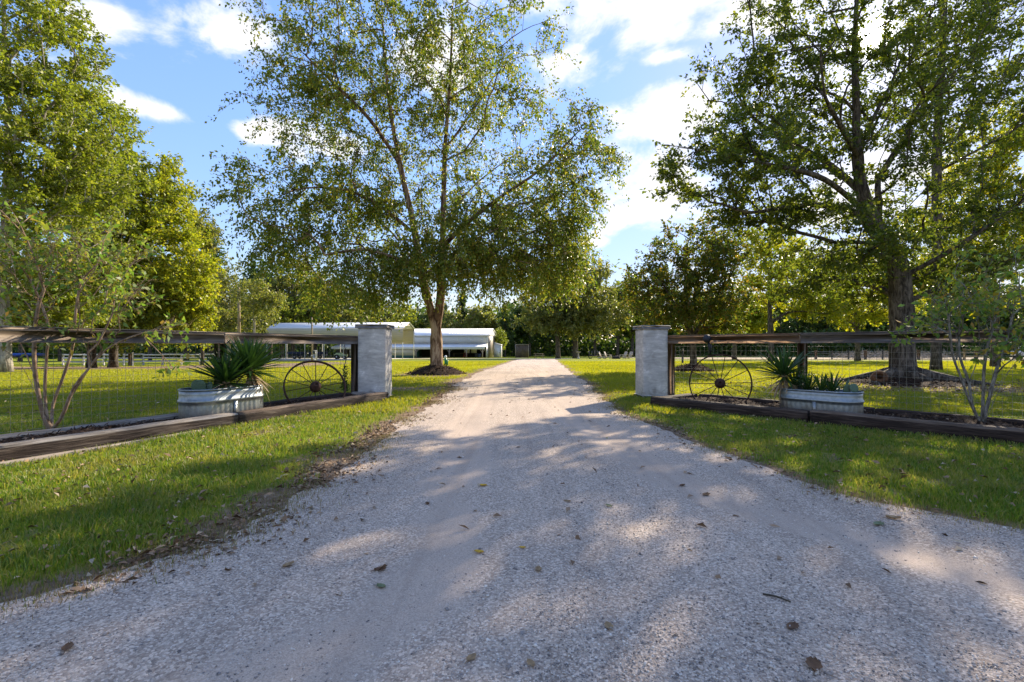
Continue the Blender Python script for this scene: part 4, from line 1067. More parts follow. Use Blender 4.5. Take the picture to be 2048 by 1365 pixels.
# ------------------------------------------------------------------ yuccas and cactus
def leaf_strip(curve, wid, seg=6):
    Vv = []; Fc = []
    for i in range(seg + 1):
        u = i / seg; wv_ = wid * (0.45 + 0.75 * math.sin(math.pi * min(1, u * 0.85 + 0.12))) * (1 - u ** 5) * 0.5 + 0.0006
        z = -curve * u * u; x = u
        Vv += [(x, -wv_, z + wv_ * 0.35), (x, 0, z), (x, wv_, z + wv_ * 0.35)]
    for i in range(seg):
        for j in (0, 1): Fc.append((i * 3 + j, i * 3 + j + 1, (i + 1) * 3 + j + 1, (i + 1) * 3 + j))
    me = mesh_obj('leaf', np.array(Vv), Fc, M['yucca']); d_ = me.data; bpy.data.objects.remove(me); return d_
LM = [leaf_strip(c, 0.075) for c in (0.0, 0.05, 0.12)]
LDEAD = [leaf_strip(c, 0.06) for c in (0.25, 0.45)]
for d_ in LDEAD: d_.materials.clear(); d_.materials.append(M['yucca_dead'])
def yucca(label, base, crown_h, length, n, spread=(5, 115), dead=0, seed=0, trunk=0.045, lean=(0, 0), group=None, deaddir=None):
    random.seed(seed)
    t_ = thing('yucca_plant', label, 'yucca', base, 0, group)
    top = Vector((lean[0], lean[1], crown_h))
    b = MB(); b.tube([(0, 0, -0.05), (lean[0] * 0.4, lean[1] * 0.4, crown_h * 0.5), top, top + Vector((0, 0, 0.06))], [trunk, trunk * .95, trunk * 1.2, trunk * 0.6], 9, True, 0.12)
    b.build('stem', M['yucca_dead'], t_, True)
    ga = 2.39996
    for i in range(n):
        q = (i + 0.5) / n
        inc = R(spread[0] + (spread[1] - spread[0]) * q ** 0.85 + random.uniform(-9, 9))     # angle from vertical
        az = i * ga + random.uniform(-.25, .25)
        L_ = length * random.uniform(0.82, 1.1) * (0.8 + 0.25 * math.sin(math.pi * q))
        o = bpy.data.objects.new('leaf', random.choice(LM)); C.objects.link(o); o.parent = t_
        o.location = top + Vector((0, 0, 0.06 * (1 - q) - 0.03)) + Vector((math.cos(az), math.sin(az), 0)) * 0.02
        o.rotation_euler = (random.uniform(-.25, .25), -(math.pi / 2 - inc), az); o.scale = (L_, L_ * random.uniform(0.75, 1.0), L_)
    for i in range(dead):
        az = random.uniform(0, 6.28) if deaddir is None else random.gauss(deaddir, 0.9)
        L_ = length * random.uniform(0.5, 0.85)
        o = bpy.data.objects.new('dead_leaf', random.choice(LDEAD)); C.objects.link(o); o.parent = t_
        o.location = top * random.uniform(0.55, 0.95)
        o.rotation_euler = (random.uniform(-.4, .4), R(random.uniform(12, 62)), az); o.scale = (L_, L_ * random.uniform(.7, 1.1), L_)
    return t_
def px_on(side, n, px):
    """point of the bed line at offset n that lies under pixel column px"""
    o, dd, nn = (OL, DL, NL) if side < 0 else (OR_, DR, NR)
    r = (px - CX) / F; b0 = o + nn * n
    tt = (r * b0[1] - b0[0]) / (dd[0] - r * dd[1])
    return b0 + dd * tt
q = px_on(-1, 0.50, 505)
yucca('large green yucca with a skirt of straw-coloured dead leaves, standing by the leaning wheel', (q[0], q[1], 0.48), 0.32, 0.65, 160, (3, 104), 50, 3, 0.05, (-0.03, -0.05), deaddir=-0.3)
q = px_on(-1, 0.50, 452)
yucca('low dark yucca crowding the large one in the same tank', (q[0], q[1], 0.47), 0.16, 0.62, 96, (8, 100), 8, 4, 0.045)
q = px_on(1, 1.0, 1574)
yucca('taller yucca rosette with drooping dead leaves at the wheel end of its tank', (q[0], q[1], 0.42), 0.27, 0.58, 92, (4, 104), 30, 5, 0.045, (-0.06, -0.02), deaddir=3.6)
q = px_on(1, 0.9, 1590)
yucca('small yucca tucked under the taller rosette', (q[0], q[1], 0.41), 0.10, 0.42, 42, (8, 95), 6, 6, 0.035)
for i, (px, nn_, lab) in enumerate([(1616, 0.95, 'short upright yucca next to the tall rosette'), (1642, 1.05, 'short upright yucca in the middle of its tank'), (1664, 0.95, 'short upright yucca next to the cactus')]):
    q = px_on(1, nn_, px)
    yucca(lab, (q[0], q[1], 0.41), 0.04, 0.37, 30, (4, 62), 2, 20 + i, 0.03, group='short yuccas in the sparse tank')
def cactus(label, base, pads, seed):
    random.seed(seed)
    t_ = thing('prickly_pear', label, 'cactus', base)
    for (x, y, z, s, rz, tl) in pads:
        b = MB(); b.lathe([(0.001, -0.5), (0.22, -0.46), (0.36, -0.3), (0.45, -0.05), (0.46, 0.15), (0.38, 0.36), (0.22, 0.47), (0.001, 0.5)], 16)
        o = b.build('pad', M['cactus'], t_, True)
        o.location = (x, y, z); o.scale = (s, s * 0.2, s * 1.15); o.rotation_euler = (tl, random.uniform(-.3, .3), rz)
q = px_on(-1, 0.42, 398); cactus('round grey-green cactus pads at the shrub end of the fuller tank', (q[0], q[1], 0.47), [(0, 0, 0.09, 0.22, 0.3, 0.1), (0.09, 0.1, 0.08, 0.17, -0.5, -.2), (0.0, 0.16, 0.07, 0.16, .8, .2)], 3)
q = px_on(1, 0.95, 1694); cactus('grey-green cactus pads at the shrub end of the sparser tank', (q[0], q[1], 0.41), [(0, 0, 0.08, 0.18, 0.3, 0.1), (0.07, -0.06, 0.12, 0.13, -0.3, -.2), (-.1, 0.06, 0.07, 0.13, .8, .2), (.02, .02, .2, .11, 1.2, .3)], 4)

# ------------------------------------------------------------------ wagon wheels
def wheel(label, c, r, a, lean, spin, nsp=14):
    ux = Vector((math.cos(a), math.sin(a), 0)); back = Vector((-math.sin(a), math.cos(a), 0))
    upv = Vector((0, 0, math.cos(lean))) + back * math.sin(lean)
    nrm = ux.cross(upv)
    mat = Matrix((ux, upv, nrm)).transposed()
    t_ = thing('wagon_wheel', label, 'wheel', c, 0, 'iron wagon wheels')
    t_.rotation_euler = mat.to_euler()
    b = MB()
    n = 72; Vv = []; Fc = []
    for i in range(n):
        q = 2 * math.pi * i / n
        for (rr, z) in ((r, -.03), (r, .03), (r - .012, .032), (r - .026, .012), (r - .026, -.012), (r - .012, -.032)): Vv.append((rr * math.cos(q), rr * math.sin(q), z))
    for i in range(n):
        for j in range(6): Fc.append((i * 6 + j, ((i + 1) % n) * 6 + j, ((i + 1) % n) * 6 + (j + 1) % 6, i * 6 + (j + 1) % 6))
    mesh_obj('rim', np.array(Vv), Fc, M['rust'], t_, False)
    b = MB(); b.lathe([(0.001, -0.11), (0.05, -0.11), (0.058, -0.075), (0.095, -0.06), (0.102, -0.02), (0.102, 0.02), (0.095, 0.06), (0.058, 0.075), (0.05, 0.11), (0.03, 0.112), (0.028, 0.09), (0.001, 0.088)], 28)
    b.build('hub', M['rust'], t_, False)
    for k in range(nsp):
        q = spin + 2 * math.pi * k / nsp; zz = 0.028 * (1 if k % 2 else -1)
        b = MB(); b.tube([(0.095 * math.cos(q), 0.095 * math.sin(q), zz), ((r - 0.02) * math.cos(q), (r - 0.02) * math.sin(q), 0)], 0.0075, 7); b.build('spoke', M['rust'], t_, True)
    return t_
q = px_on(-1, 0.55, 631); Yw = q[1]
wheel('rusty iron wagon wheel leaning back and half sunk in mulch by the grey pillar', (q[0], q[1], CAMH - 82 * Yw / F), 0.565, R(35), R(30), 0.12)
q = px_on(1, 0.72, 1440); Yw = q[1]
wheel('rusty iron wagon wheel standing upright in mulch by the pale pillar', (q[0], q[1], CAMH - 75 * Yw / F), 0.575, R(-22), R(4), 0.05)

# black ball on the right rail, vine on the left wire
q = px_on(1, 0.13, 1413); zb = CAMH + (HY - 678) / F * q[1]
t_ = thing('black_ornament', 'black round ornament with a dangling strap hung over the new rail', 'ornament', (q[0], q[1] - .03, zb))
b = MB(); b.lathe([(0.001, -0.088)] + [(0.088 * math.cos(a), 0.088 * math.sin(a)) for a in np.linspace(-1.45, 1.45, 11)] + [(0.001, 0.088)], 20); o = b.build('ball', M['black_orb'], t_, True)
b = MB(); b.tube([(0.03, 0, -0.08), (0.05, -0.01, -0.16), (0.06, 0, -0.24), (0.075, 0, -0.33)], [0.02, 0.045, 0.032, 0.012], 7, True, 0.25); b.build('strap', M['black_orb'], t_)
q = px_on(-1, 0.03, 690)
t_ = thing('dry_vine', 'dry dark vine hanging down the wire beside the grey pillar', 'vine', (q[0], q[1], 0.1))
random.seed(4)
b = MB(); zz = np.linspace(0.12, 1.12, 16); b.tube([(0.02 * math.sin(z * 9), 0.02 * math.cos(z * 7), z) for z in zz], 0.009, 5); b.tube([(0.03 * math.sin(z * 7 + 1), 0.02, z) for z in zz[:10]], 0.007, 5); b.build('stem', M['rope'], t_)
ps = np.array([(random.gauss(0, .035), random.gauss(0, .03), random.choice([random.uniform(.15, .65), random.uniform(.1, .28)])) for _ in range(260)])
Vl, Fl = leaves_arrays(ps, unit(rng.normal(size=ps.shape)), unit(rng.normal(size=ps.shape)), np.full(260, .05), np.full(260, .03)); mesh_obj('leaves', Vl, Fl, M['leaf_dark'], t_)

# ------------------------------------------------------------------ crape myrtles
def myrtle(label, base, limbs, blobs, n, seed, bm, r0):
    return make_tree('crape_myrtle', label, base, limbs, blobs, r0, n, 0.088, 0.24, 'leaf_myrtle', bm, 0.5, seed, cat='shrub', sides=8, step=0.12, flare=1.0, rtip=0.0028, shell=0.45, twigs=5, base_z=0.09, up=0.1, aspect=0.5, min_r=0.0026)
Y = 6.25
p = at(102, 858, Y)
myrtle('multi-stemmed crape myrtle with smooth tan stems in the bed by the fuller tank', (p.x, p.y),
       [L3([(100, 862), (86, 830), (72, 760), (68, 700), (72, 640), (88, 580), (128, 520), (185, 478), (250, 440)], Y),
        L3([(86, 830), (62, 765, -.1), (30, 715, -.2), (-6, 690, -.3)], Y), L3([(72, 760), (55, 715, .1), (42, 690, .15), (20, 640, .2), (0, 600, .2)], Y),
        L3([(98, 858), (90, 790, .1), (94, 700, .15), (98, 655, .2), (60, 560, .25), (10, 500, .3)], Y),
        L3([(104, 858), (106, 810, .2), (128, 750, .2), (146, 690, .2), (152, 620, .15), (165, 560, .1), (210, 520, .1)], Y),
        L3([(112, 856), (130, 820, -.1), (148, 775, -.15), (180, 735, -.2), (212, 700, -.2), (260, 675, -.3), (330, 655, -.4)], Y),
        L3([(148, 775), (172, 745, .1), (205, 700, .25), (240, 660, .3)], Y), L3([(146, 690), (160, 640, -.2), (158, 590, -.3), (190, 540, -.4)], Y),
        L3([(88, 580), (70, 520, -.2), (40, 450, -.3), (10, 400, -.3)], Y)],
       [E(190, 500, 110, 60, Y, .6, 46), E(100, 560, 90, 70, Y, .6, 40), E(20, 520, 60, 70, Y, .5, 26), E(240, 590, 70, 50, Y, .5, 26), E(330, 660, 60, 24, Y, .35, 9, -.3), E(60, 655, 60, 35, Y, .4, 20), E(180, 660, 60, 30, Y, .4, 16), E(345, 745, 26, 22, Y, .15, 5, -.3), E(20, 440, 40, 30, Y, .3, 8, -.3)],
       1500, 71, 'bark_myrtle', 0.040)
Y = 6.7
p = at(1965, 846, Y)
myrtle('multi-stemmed crape myrtle with lichen-grey stems in the bed by the sparser tank', (p.x, p.y),
       [L3([(1964, 850), (1966, 800), (1968, 740), (1976, 690), (1990, 640), (2000, 580)], Y),
        L3([(1960, 848), (1938, 800, -.1), (1920, 750, -.1), (1905, 710, -.15), (1898, 650, -.2), (1890, 600, -.2)], Y), L3([(1920, 750), (1914, 700, .1), (1912, 660, .2)], Y),
        L3([(1962, 848), (1944, 810, .1), (1938, 765, .1), (1920, 715, .15), (1918, 660, .2)], Y), L3([(1938, 765), (1956, 715, .1), (1958, 660, .1), (1950, 600, .1)], Y),
        L3([(1966, 848), (1980, 790, -.1), (1996, 730, -.1), (2016, 670, -.1), (2030, 600, -.1)], Y),
        L3([(1968, 848), (1994, 790, .1), (2020, 740, .1), (2060, 690, .1)], Y), L3([(1966, 820), (1990, 780, .2), (2030, 730, .3), (2080, 705, .3)], Y)],
       [E(1930, 600, 85, 50, Y, .6, 36), E(2010, 590, 80, 60, Y, .6, 36), E(1985, 645, 90, 42, Y, .5, 34), E(1890, 640, 50, 25, Y, .4, 14), E(2015, 700, 50, 26, Y, .35, 16, -.3), E(1970, 520, 50, 24, Y, .5, 8), E(1830, 660, 40, 14, Y, .3, 6)],
       1300, 72, 'bark_mossy', 0.036)

# ------------------------------------------------------------------ mulch mounds and oak roots
def mound(label, cx, cy, r, h, seed, nch=1500):
    nr, na = 14, 48; Vv = [(cx, cy, G(cx, cy) + h * 0.75)]; Fc = []
    for i in range(1, nr + 1):
        for k in range(na):
            a = 2 * math.pi * k / na; rr = r * i / nr * (1 + 0.18 * (float(fbm(math.cos(a) * 1.5 + seed, math.sin(a) * 1.5)) - .5) * 2)
            x, y = cx + rr * math.cos(a), cy + rr * math.sin(a)
            z = G(x, y) + h * (1 - (i / nr) ** 2) * 0.75 + (float(fbm(x * 4, y * 4)) - .5) * 0.14 * (1 - i / nr) ** .5 - (0.03 if i == nr else 0)
            Vv.append((x, y, z))
    Fc = [(0, 1 + k, 1 + (k + 1) % na) for k in range(na)] + [(1 + (i - 1) * na + k, 1 + i * na + k, 1 + i * na + (k + 1) % na, 1 + (i - 1) * na + (k + 1) % na) for i in range(1, nr) for k in range(na)]
    o = mesh_obj('mulch_mound', np.array(Vv), Fc, M['mulch'], smooth=True); tag(o, label, 'mulch', kind='stuff')
    a = rng.random(nch) * 6.283; q = np.sqrt(rng.random(nch)) * 1.08; X = cx + r * q * np.cos(a); Y_ = cy + r * q * np.sin(a)
    Z = gz(X, Y_) + h * 0.75 * np.maximum(0, 1 - q ** 2) + (fbm(X * 4, Y_ * 4) - .5) * .14 * np.sqrt(np.maximum(0, 1 - q)) + .015
    Vl, Fl = leaves_arrays(np.stack([X, Y_, Z], 1), unit(rng.normal(size=(nch, 3)) * np.array([1, 1, .4])), unit(rng.normal(size=(nch, 3)) * .5 + np.array([0, 0, 1])), .06 + .08 * rng.random(nch), .02 + .03 * rng.random(nch), .1)
    tag(mesh_obj('mulch_chips', Vl, Fl, M['chips'], o), kind='stuff')
mound('heaped brown mulch round the foot of the birch', -3.25, 20.6, 1.2, 0.48, 1)
mound('low dark mulch round the roots of the big oak', 12.55, 15.5, 1.6, 0.26, 2)
mound('dark mulch ring round the young oak', 8.75, 23.3, 0.95, 0.42, 3)
t_ = thing('tree_roots', 'thick surface roots and an orange-brown knot at the foot of the big oak', 'roots', (12.53, 15.4, 0))
random.seed(12)
for (a, L_) in ((-0.1, 1.6), (-0.55, 2.3), (2.7, 1.7), (3.5, 1.5), (-1.4, .9), (0.9, 1.2)):
    P_ = []; rr = []
    for i in range(9):
        u = i / 8; ang = a + 0.25 * math.sin(u * 4 + a); d_ = 0.25 + L_ * u
        P_.append((d_ * math.cos(ang), d_ * math.sin(ang), 0.34 * (1 - u) ** 1.6 + 0.03 - 0.06 * u)); rr.append(0.17 * (1 - u) ** .8 + 0.03)
    b = MB(); b.tube(P_, rr, 9, True, 0.1); b.build('root', M['bark_oak'], t_, True)
b = MB(); c_ = at(1756, 748, 14.9) - Vector((12.53, 15.4, 0))
b.lathe([(0.22, -.22), (.27, -.05), (.24, .14), (.15, .2), (.1, .14), (.06, -.02), (.001, -.05)], 18)
kn = b.build('burl', plain('burl', (0.12, 0.06, 0.03), .9, 0, .5, 9, .9), t_, True); kn.location = (c_.x + .12, c_.y + .1, .2); kn.rotation_euler = (R(75), 0, R(-35)); kn.scale = (.85, .8, 1.2)
t_ = thing('tree_stake', 'thin dark stake standing beside the young oak trunk', 'stake', (*gp(1365, 727).xy, 0))
pz = gp(1365, 727); b = MB(); b.bevbox((0, 0, .5), (.13, .1, 1.25), .01); b.build('post', M['dark_metal'], t_); b = MB(); b.box((0, -.06, .8), (.05, .02, .5)); b.build('tie_strap', M['dark'], t_)
t_.location = (pz.x, pz.y, pz.z)

# ------------------------------------------------------------------ carport
TH = R(-5.8)
def px_base(px, Y): X = (px - CX) / F * Y; return (X, Y, G(X, Y))
cz_ = -0.98
cpR = ((805 - CX) / F * 75, 75)
t_ = thing('carport', 'long white-roofed metal carport with cream side panels and open ends', 'carport', (cpR[0], cpR[1], cz_), TH)
Lc, Dc, EV, RD = 22.6, 5.8, 5.0, 5.95
def cp_prof(off=0.0):
    return [(0 - off, 2.7), (0 - off, EV - .35), (0.12 - off * .6, EV - .05 + off * .3), (0.4, EV + .12 + off), (Dc / 2, RD + off), (Dc - .4, EV + .12 + off), (Dc - 0.12 + off * .6, EV - .05 + off * .3), (Dc + off, EV - .35), (Dc + off, 2.5)]
def cp_sheet(name, i0, i1, x0, x1, mat, off=.03):
    pr = cp_prof(off)[i0:i1 + 1]; pr2 = cp_prof(0.0)[i0:i1 + 1]; k = len(pr)
    Vv = [(x0, y, z) for y, z in pr] + [(x1, y, z) for y, z in pr] + [(x0, y, z) for y, z in pr2] + [(x1, y, z) for y, z in pr2]
    Fc = []
    for j in range(k - 1):
        Fc += [(j, j + 1, k + j + 1, k + j), (2 * k + j, 3 * k + j, 3 * k + j + 1, 2 * k + j + 1)]
    for j in range(k - 1): Fc += [(j, 2 * k + j, 2 * k + j + 1, j + 1), (k + j, k + j + 1, 3 * k + j + 1, 3 * k + j)]
    Fc += [(0, k, 3 * k, 2 * k), (k - 1, 3 * k - 1, 4 * k - 1, 2 * k - 1)]
    return mesh_obj(name, np.array(Vv), Fc, mat, t_)
cp_sheet('roof', 2, 6, -Lc, 0.25, M['roof_white'])
cp_sheet('side_panel', 0, 2, -Lc, 0.1, M['lap_cream']); cp_sheet('side_panel', 6, 8, -Lc, 0.1, M['lap_cream'])
for x in np.linspace(-Lc + .1, 0, 8):
    for y in (0.06, Dc - .06):
        b = MB(); b.box((x, y, EV / 2 - .1), (.08, .08, EV - .3)); b.build('leg', M['white_metal'], t_)
    b = MB(); pr = [(y, z) for y, z in cp_prof(-.05)[1:8]]; b.tube([(x, y, z) for y, z in pr], .05, 5); b.build('bow', M['dark_metal'], t_)
b = MB(); b.add([(0.06, Dc * .30, RD - .52), (0.06, Dc * .70, RD - .52), (0.06, Dc / 2, RD - .06)], [(0, 1, 2)]); b.add([(0.02, Dc * .30, RD - .52), (0.02, Dc * .70, RD - .52), (0.02, Dc / 2, RD - .06)], [(0, 2, 1)]); b.build('gable_panel', M['lap_cream'], t_)
b = MB(); b.box((-Lc / 2, Dc / 2, -.12), (Lc + 2.5, Dc + 1.5, .3)); b.build('slab', M['concrete'], t_)
def cpt(x, y, z=0): v = Vector((x, y, 0)); v.rotate(rotz(TH)); return (cpR[0] + v.x, cpR[1] + v.y, cz_ + z + .03)
# things parked under it
def trailer(label, x, y):
    q = thing('utility_trailer', label, 'trailer', cpt(x, y), TH + .05, 'low trailers under the carport')
    b = MB(); b.bevbox((0, 0, .6), (2.6, 1.5, .12), .03); b.build('deck', M['navy'], q)
    for sy in (-.72, .72): b = MB(); b.box((0, sy, .95), (2.6, .05, .42)); b.build('side_rail', M['navy'], q)
    for sy in (-.85, .85):
        b = MB(); b.lathe([(.12, -.1), (.3, -.11), (.34, -.06), (.34, .06), (.3, .11), (.12, .1)], 18); w_ = b.build('wheel', M['tyre'], q, True); w_.rotation_euler = (R(90), 0, 0); w_.location = (0, sy, .34); b = MB(); b.lathe([(.001, -.08), (.18, -.09), (.18, .09), (.001, .08)], 12); b.build('rim', M['steel'], w_)
    b = MB(); b.tube([(1.3, 0, .55), (2.2, 0, .45)], .05, 6); b.build('hitch', M['dark_metal'], q)
trailer('dark low trailer under the open end of the carport, away from the barn', -18.6, 2.2); trailer('dark low trailer parked next to the white meter box', -15.2, 2.6)
q = thing('ride_mower', 'pale green and white ride-on mower parked under the carport', 'mower', cpt(-10.8, 1.6), TH + .2)
b = MB(); b.ext([(-.9, .35), (.9, .35), (1.05, .8), (.5, .75), (.1, 1.05), (-.6, 1.0), (-.95, .7)], -.4, .4); b.build('body', M['lime'], q)
b = MB(); b.bevbox((-.35, 0, 1.1), (.5, .55, .14), .03); b.bevbox((-.62, 0, 1.35), (.12, .5, .5), .03); b.build('seat', M['dark'], q)
b = MB(); b.tube([(.15, 0, 1.0), (.0, 0, 1.35)], .03, 6); b.build('steering_column', M['dark_metal'], q)
for (x, r_) in ((-.55, .38), (.65, .27)):
    for sy in (-.5, .5):
        b = MB(); b.lathe([(.1, -.1), (r_ * .9, -.11), (r_, -.05), (r_, .05), (r_ * .9, .11), (.1, .1)], 16); w_ = b.build('wheel', M['tyre'], q, True); w_.rotation_euler = (R(90), 0, 0); w_.location = (x, sy, r_); b = MB(); b.lathe([(.001, -.08), (r_ * .5, -.09), (r_ * .5, .09), (.001, .08)], 12); b.build('rim', M['white_metal'], w_)
q = thing('leaning_panel', 'tan sheet panel leaning on a carport leg', 'panel', cpt(-8.0, .9), TH); b = MB(); b.box((0, .15, .85), (1.0, .05, 1.7), rotm(R(-9), 'X')); b.build('sheet', M['crate_frame'], q); b = MB(); b.box((0, .1, .85), (1.02, .04, .06), rotm(R(-9), 'X')); b.build('batten', M['crate_wood'], q)
# pole and meter box in front
def pole(label, px, Y, top_py, r_, base_py=None):
    X, _, g = px_base(px, Y); h = CAMH + (HY - top_py) / F * Y - g
    q = thing('utility_pole', label, 'pole', (X, Y, g - .1)); b = MB(); b.tube([(0, 0, 0), (.02, 0, h * .5), (-.03, 0, h)], [r_, r_ * .9, r_ * .75], 10); b.build('shaft', M['pole_wood'], q, True); return q, h
q, h = pole('bare tan utility pole rising before the olive tree', 478, 58, 573, .19)
b = MB(); P_ = []
for i in range(21): u = i / 20; P_.append((-22 * u, 8 * u, h - .2 - 4 * u * (1 - u) * 1.0 - 1.2 * u))
b.tube(P_, .018, 4, False); b.build('wire', M['steel'], q); b = MB(); b.tube([(0, 0, h - .3), (-.12, -.1, h - .2)], .03, 5); b.build('insulator', M['white_metal'], q)
q, h = pole('slim brown utility pole with the white meter box at its foot', 624, 66, 634, .13)
b = MB(); b.bevbox((.0, -.2, .85), (.2, .12, .25), .02); b.build('junction_box', M['steel'], q)
X, Y_, g = px_base(629, 64); q = thing('meter_box', 'white electric meter box on a stand before the carport', 'meter box', (X, Y_, g)); b = MB(); b.bevbox((0, 0, .95), (.42, .3, 1.05), .03); b.build('cabinet', M['white_metal'], q)
b = MB(); b.box((0, .05, .22), (.12, .12, .5)); b.tube([(.3, 0, 0), (.3, 0, 1.5)], .04, 6); b.build('stand', M['white_metal'], q)
b = MB(); b.lathe([(.001, .08), (.13, .06), (.15, 0), (.15, -.05)], 14); mt_ = b.build('meter', M['glass'], q, True); mt_.location = (0, -.16, 1.15); mt_.rotation_euler = (R(90), 0, 0)

# ------------------------------------------------------------------ barn
bz_ = -1.3
bR = ((976 - CX) / F * 97, 97)
t_ = thing('metal_barn', 'white metal barn with white roof, tan gable end and open lean-to porch', 'barn', (bR[0], bR[1], bz_), TH)
LB, DB, EB, RB = 31.0, 12.5, 4.6, 6.05
b = MB(); b.box((-LB / 2, 0, (2.85 + EB) / 2), (LB, .12, EB - 2.85)); b.build('front_wall', M['wall_white'], t_)
b = MB()
for x in np.arange(-LB + .2, 0, .45): b.box((x, -.075, (2.95 + EB - .2) / 2), (.07, .04, EB - .2 - 2.95))
tag(b.build('wall_ribs', M['wall_white'], t_), kind='stuff')
b = MB(); b.box((-LB / 2, -.38, EB - .02), (LB + .4, .12, .12)); b.build('gutter', M['white_metal'], t_)
b = MB(); b.box((-LB / 2, DB, EB / 2), (LB, .12, EB)); b.build('back_wall', M['wall_cream'], t_)
def gable(x, nm, mat):
    b = MB(); Vv = [(x, 0.07, 0), (x, DB - .07, 0), (x, DB - .07, EB), (x, DB / 2, RB), (x, 0.07, EB)]
    Vv += [(x - .1, yy, zz_) for (_, yy, zz_) in Vv]
    b.add(Vv, [(0, 1, 2, 3, 4), (9, 8, 7, 6, 5)] + [(k, 5 + k, 5 + (k + 1) % 5, (k + 1) % 5) for k in range(5)]); return b.build(nm, mat, t_)
gable(0, 'gable_wall', M['gable_tan']); gable(-LB + .1, 'gable_wall', M['gable_tan'])
for (y0, z0, y1, z1) in ((-.3, EB - .08, DB / 2, RB + .06), (DB + .3, EB - .08, DB / 2, RB + .06)):
    b = MB(); b.add([(-LB - .2, y0, z0), (.25, y0, z0), (.25, y1, z1), (-LB - .2, y1, z1), (-LB - .2, y0, z0 + .1), (.25, y0, z0 + .1), (.25, y1, z1 + .1), (-LB - .2, y1, z1 + .1)], [(0, 3, 2, 1), (4, 5, 6, 7), (0, 1, 5, 4), (1, 2, 6, 5), (2, 3, 7, 6), (3, 0, 4, 7)]); b.build('roof', M['roof_white'], t_)
b = MB(); b.add([(.115, .1, EB + .02), (.115, DB - .1, EB + .02), (.115, DB / 2, RB - .08)], [(0, 1, 2)]); b.build('gable_trim', M['white_metal'], t_)
b = MB(); b.add([(-LB, -4.3, 2.05), (.0, -4.3, 2.05), (.0, -.065, 2.8), (-LB, -.065, 2.8), (-LB, -4.3, 2.25), (.0, -4.3, 2.25), (.0, -.065, 2.95), (-LB, -.065, 2.95)], [(0, 3, 2, 1), (4, 5, 6, 7), (0, 1, 5, 4), (1, 2, 6, 5), (2, 3, 7, 6), (3, 0, 4, 7)]); b.build('porch_roof', M['roof_white'], t_)
b = MB(); b.box((-LB / 2, -4.22, 1.93), (LB, .1, .22)); b.build('porch_beam', M['white_metal'], t_)
xp = lambda px: ((px - CX) / F * 93 - bR[0]) / math.cos(TH) + .42
for px in (830, 898, 933, 965):
    b = MB(); x = xp(px); b.box((x, -4.22, .92), (.16, .16, 1.85)); b.build('porch_post', M['crate_frame'], t_)
    b = MB(); b.tube([(x, -4.2, 1.2), (x - .55, -4.2, 1.83)], .05, 4); b.tube([(x, -4.2, 1.2), (x + .55, -4.2, 1.83)], .05, 4); b.build('brace', M['crate_frame'], t_)
x0, x1 = xp(690), xp(829)
b = MB(); b.box(((x0 + x1) / 2, -4.0, 1.25), (x1 - x0, .1, 1.35)); b.build('porch_wall', M['wall_cream'], t_)
b = MB(); b.box(((x0 + x1) / 2, -4.01, .30), (x1 - x0, .1, .55)); b.build('green_skirt', M['wall_green'], t_)
b = MB(); b.box((x1, -2.05, 1.1), (.1, 3.9, 2.0)); b.build('porch_partition', M['wall_green'], t_)
b = MB(); b.box((-.08, -1.0, 1.3), (.1, 1.9, 2.6)); b.build('porch_end_wall', M['wall_white'], t_)
b = MB(); b.box((-LB / 2, 6.3, .02), (LB - .3, DB - .3, .1)); b.box((-LB / 2, -2.1, .0), (LB, 4.0, .14)); b.build('floor', M['concrete'], t_)
for px in (926, 941):
    b = MB(); b.box((xp(px) - .1, 0.02, 1.55), (1.15, .06, 1.05)); b.build('daylight_panel', M['white_metal'], t_)  # white panels standing in for daylight seen through the barn's rear openings
b = MB(); b.box((-LB / 2, 4.2, 1.4), (LB - .4, .1, 2.8)); b.build('shade_sheet', M['dark'], t_)  # near-black sheet, the shade inside the open bays put into its colour
b = MB(); b.tube([(.1, 1.0, 3.0), (.6, 3.4, 4.4)], .06, 5); b.build('gable_brace', M['dark_metal'], t_)
b = MB(); b.tube([(.1, DB - 1, 4.55), (1.7, DB - 1, 4.45)], .05, 6); b.bevbox((1.9, DB - 1, 4.45), (1.1, .3, .14), .04); b.build('yard_light', M['white_metal'], t_)
def bt(x, y, z=0): v = Vector((x, y, 0)); v.rotate(rotz(TH)); return (bR[0] + v.x, bR[1] + v.y, bz_ + z + .08)
q = thing('workbench', 'dark workbench in the shade of the barn porch', 'bench', bt(xp(912), -1.2), TH); b = MB(); b.box((0, 0, .85), (2.4, .7, .07)); b.build('top', M['crate_wood'], q)
for sx in (-1.1, 1.1): b = MB(); b.box((sx, -.28, .41), (.09, .09, .82)); b.box((sx, .28, .41), (.09, .09, .82)); b.build('leg', M['crate_wood'], q)
for (px, mt, lab) in ((957, 'navy', 'blue drum at the open end of the barn porch'), (951, 'dark', 'dark drum on the barn porch')):
    q = thing('oil_drum', lab, 'drum', bt(xp(px) , -3.2), 0, 'drums on the barn porch'); b = MB(); b.lathe([(.001, 0), (.29, 0), (.29, .3), (.305, .32), (.29, .34), (.29, .58), (.305, .6), (.29, .62), (.29, .88), (.27, .86), (.001, .86)], 18); b.build('barrel', M[mt], q, True); b = MB(); b.lathe([(.001, .0), (.05, 0), (.05, .03), (.001, .03)], 8, (.15, 0, .87)); b.build('bung', M['steel'], q)
q = thing('tool_chest', 'red tool chest on the barn porch below the white panels', 'chest', bt(xp(924), -1.0), TH); b = MB(); b.bevbox((0, 0, .55), (.8, .5, .9), .02); b.build('cabinet', M['red'], q)
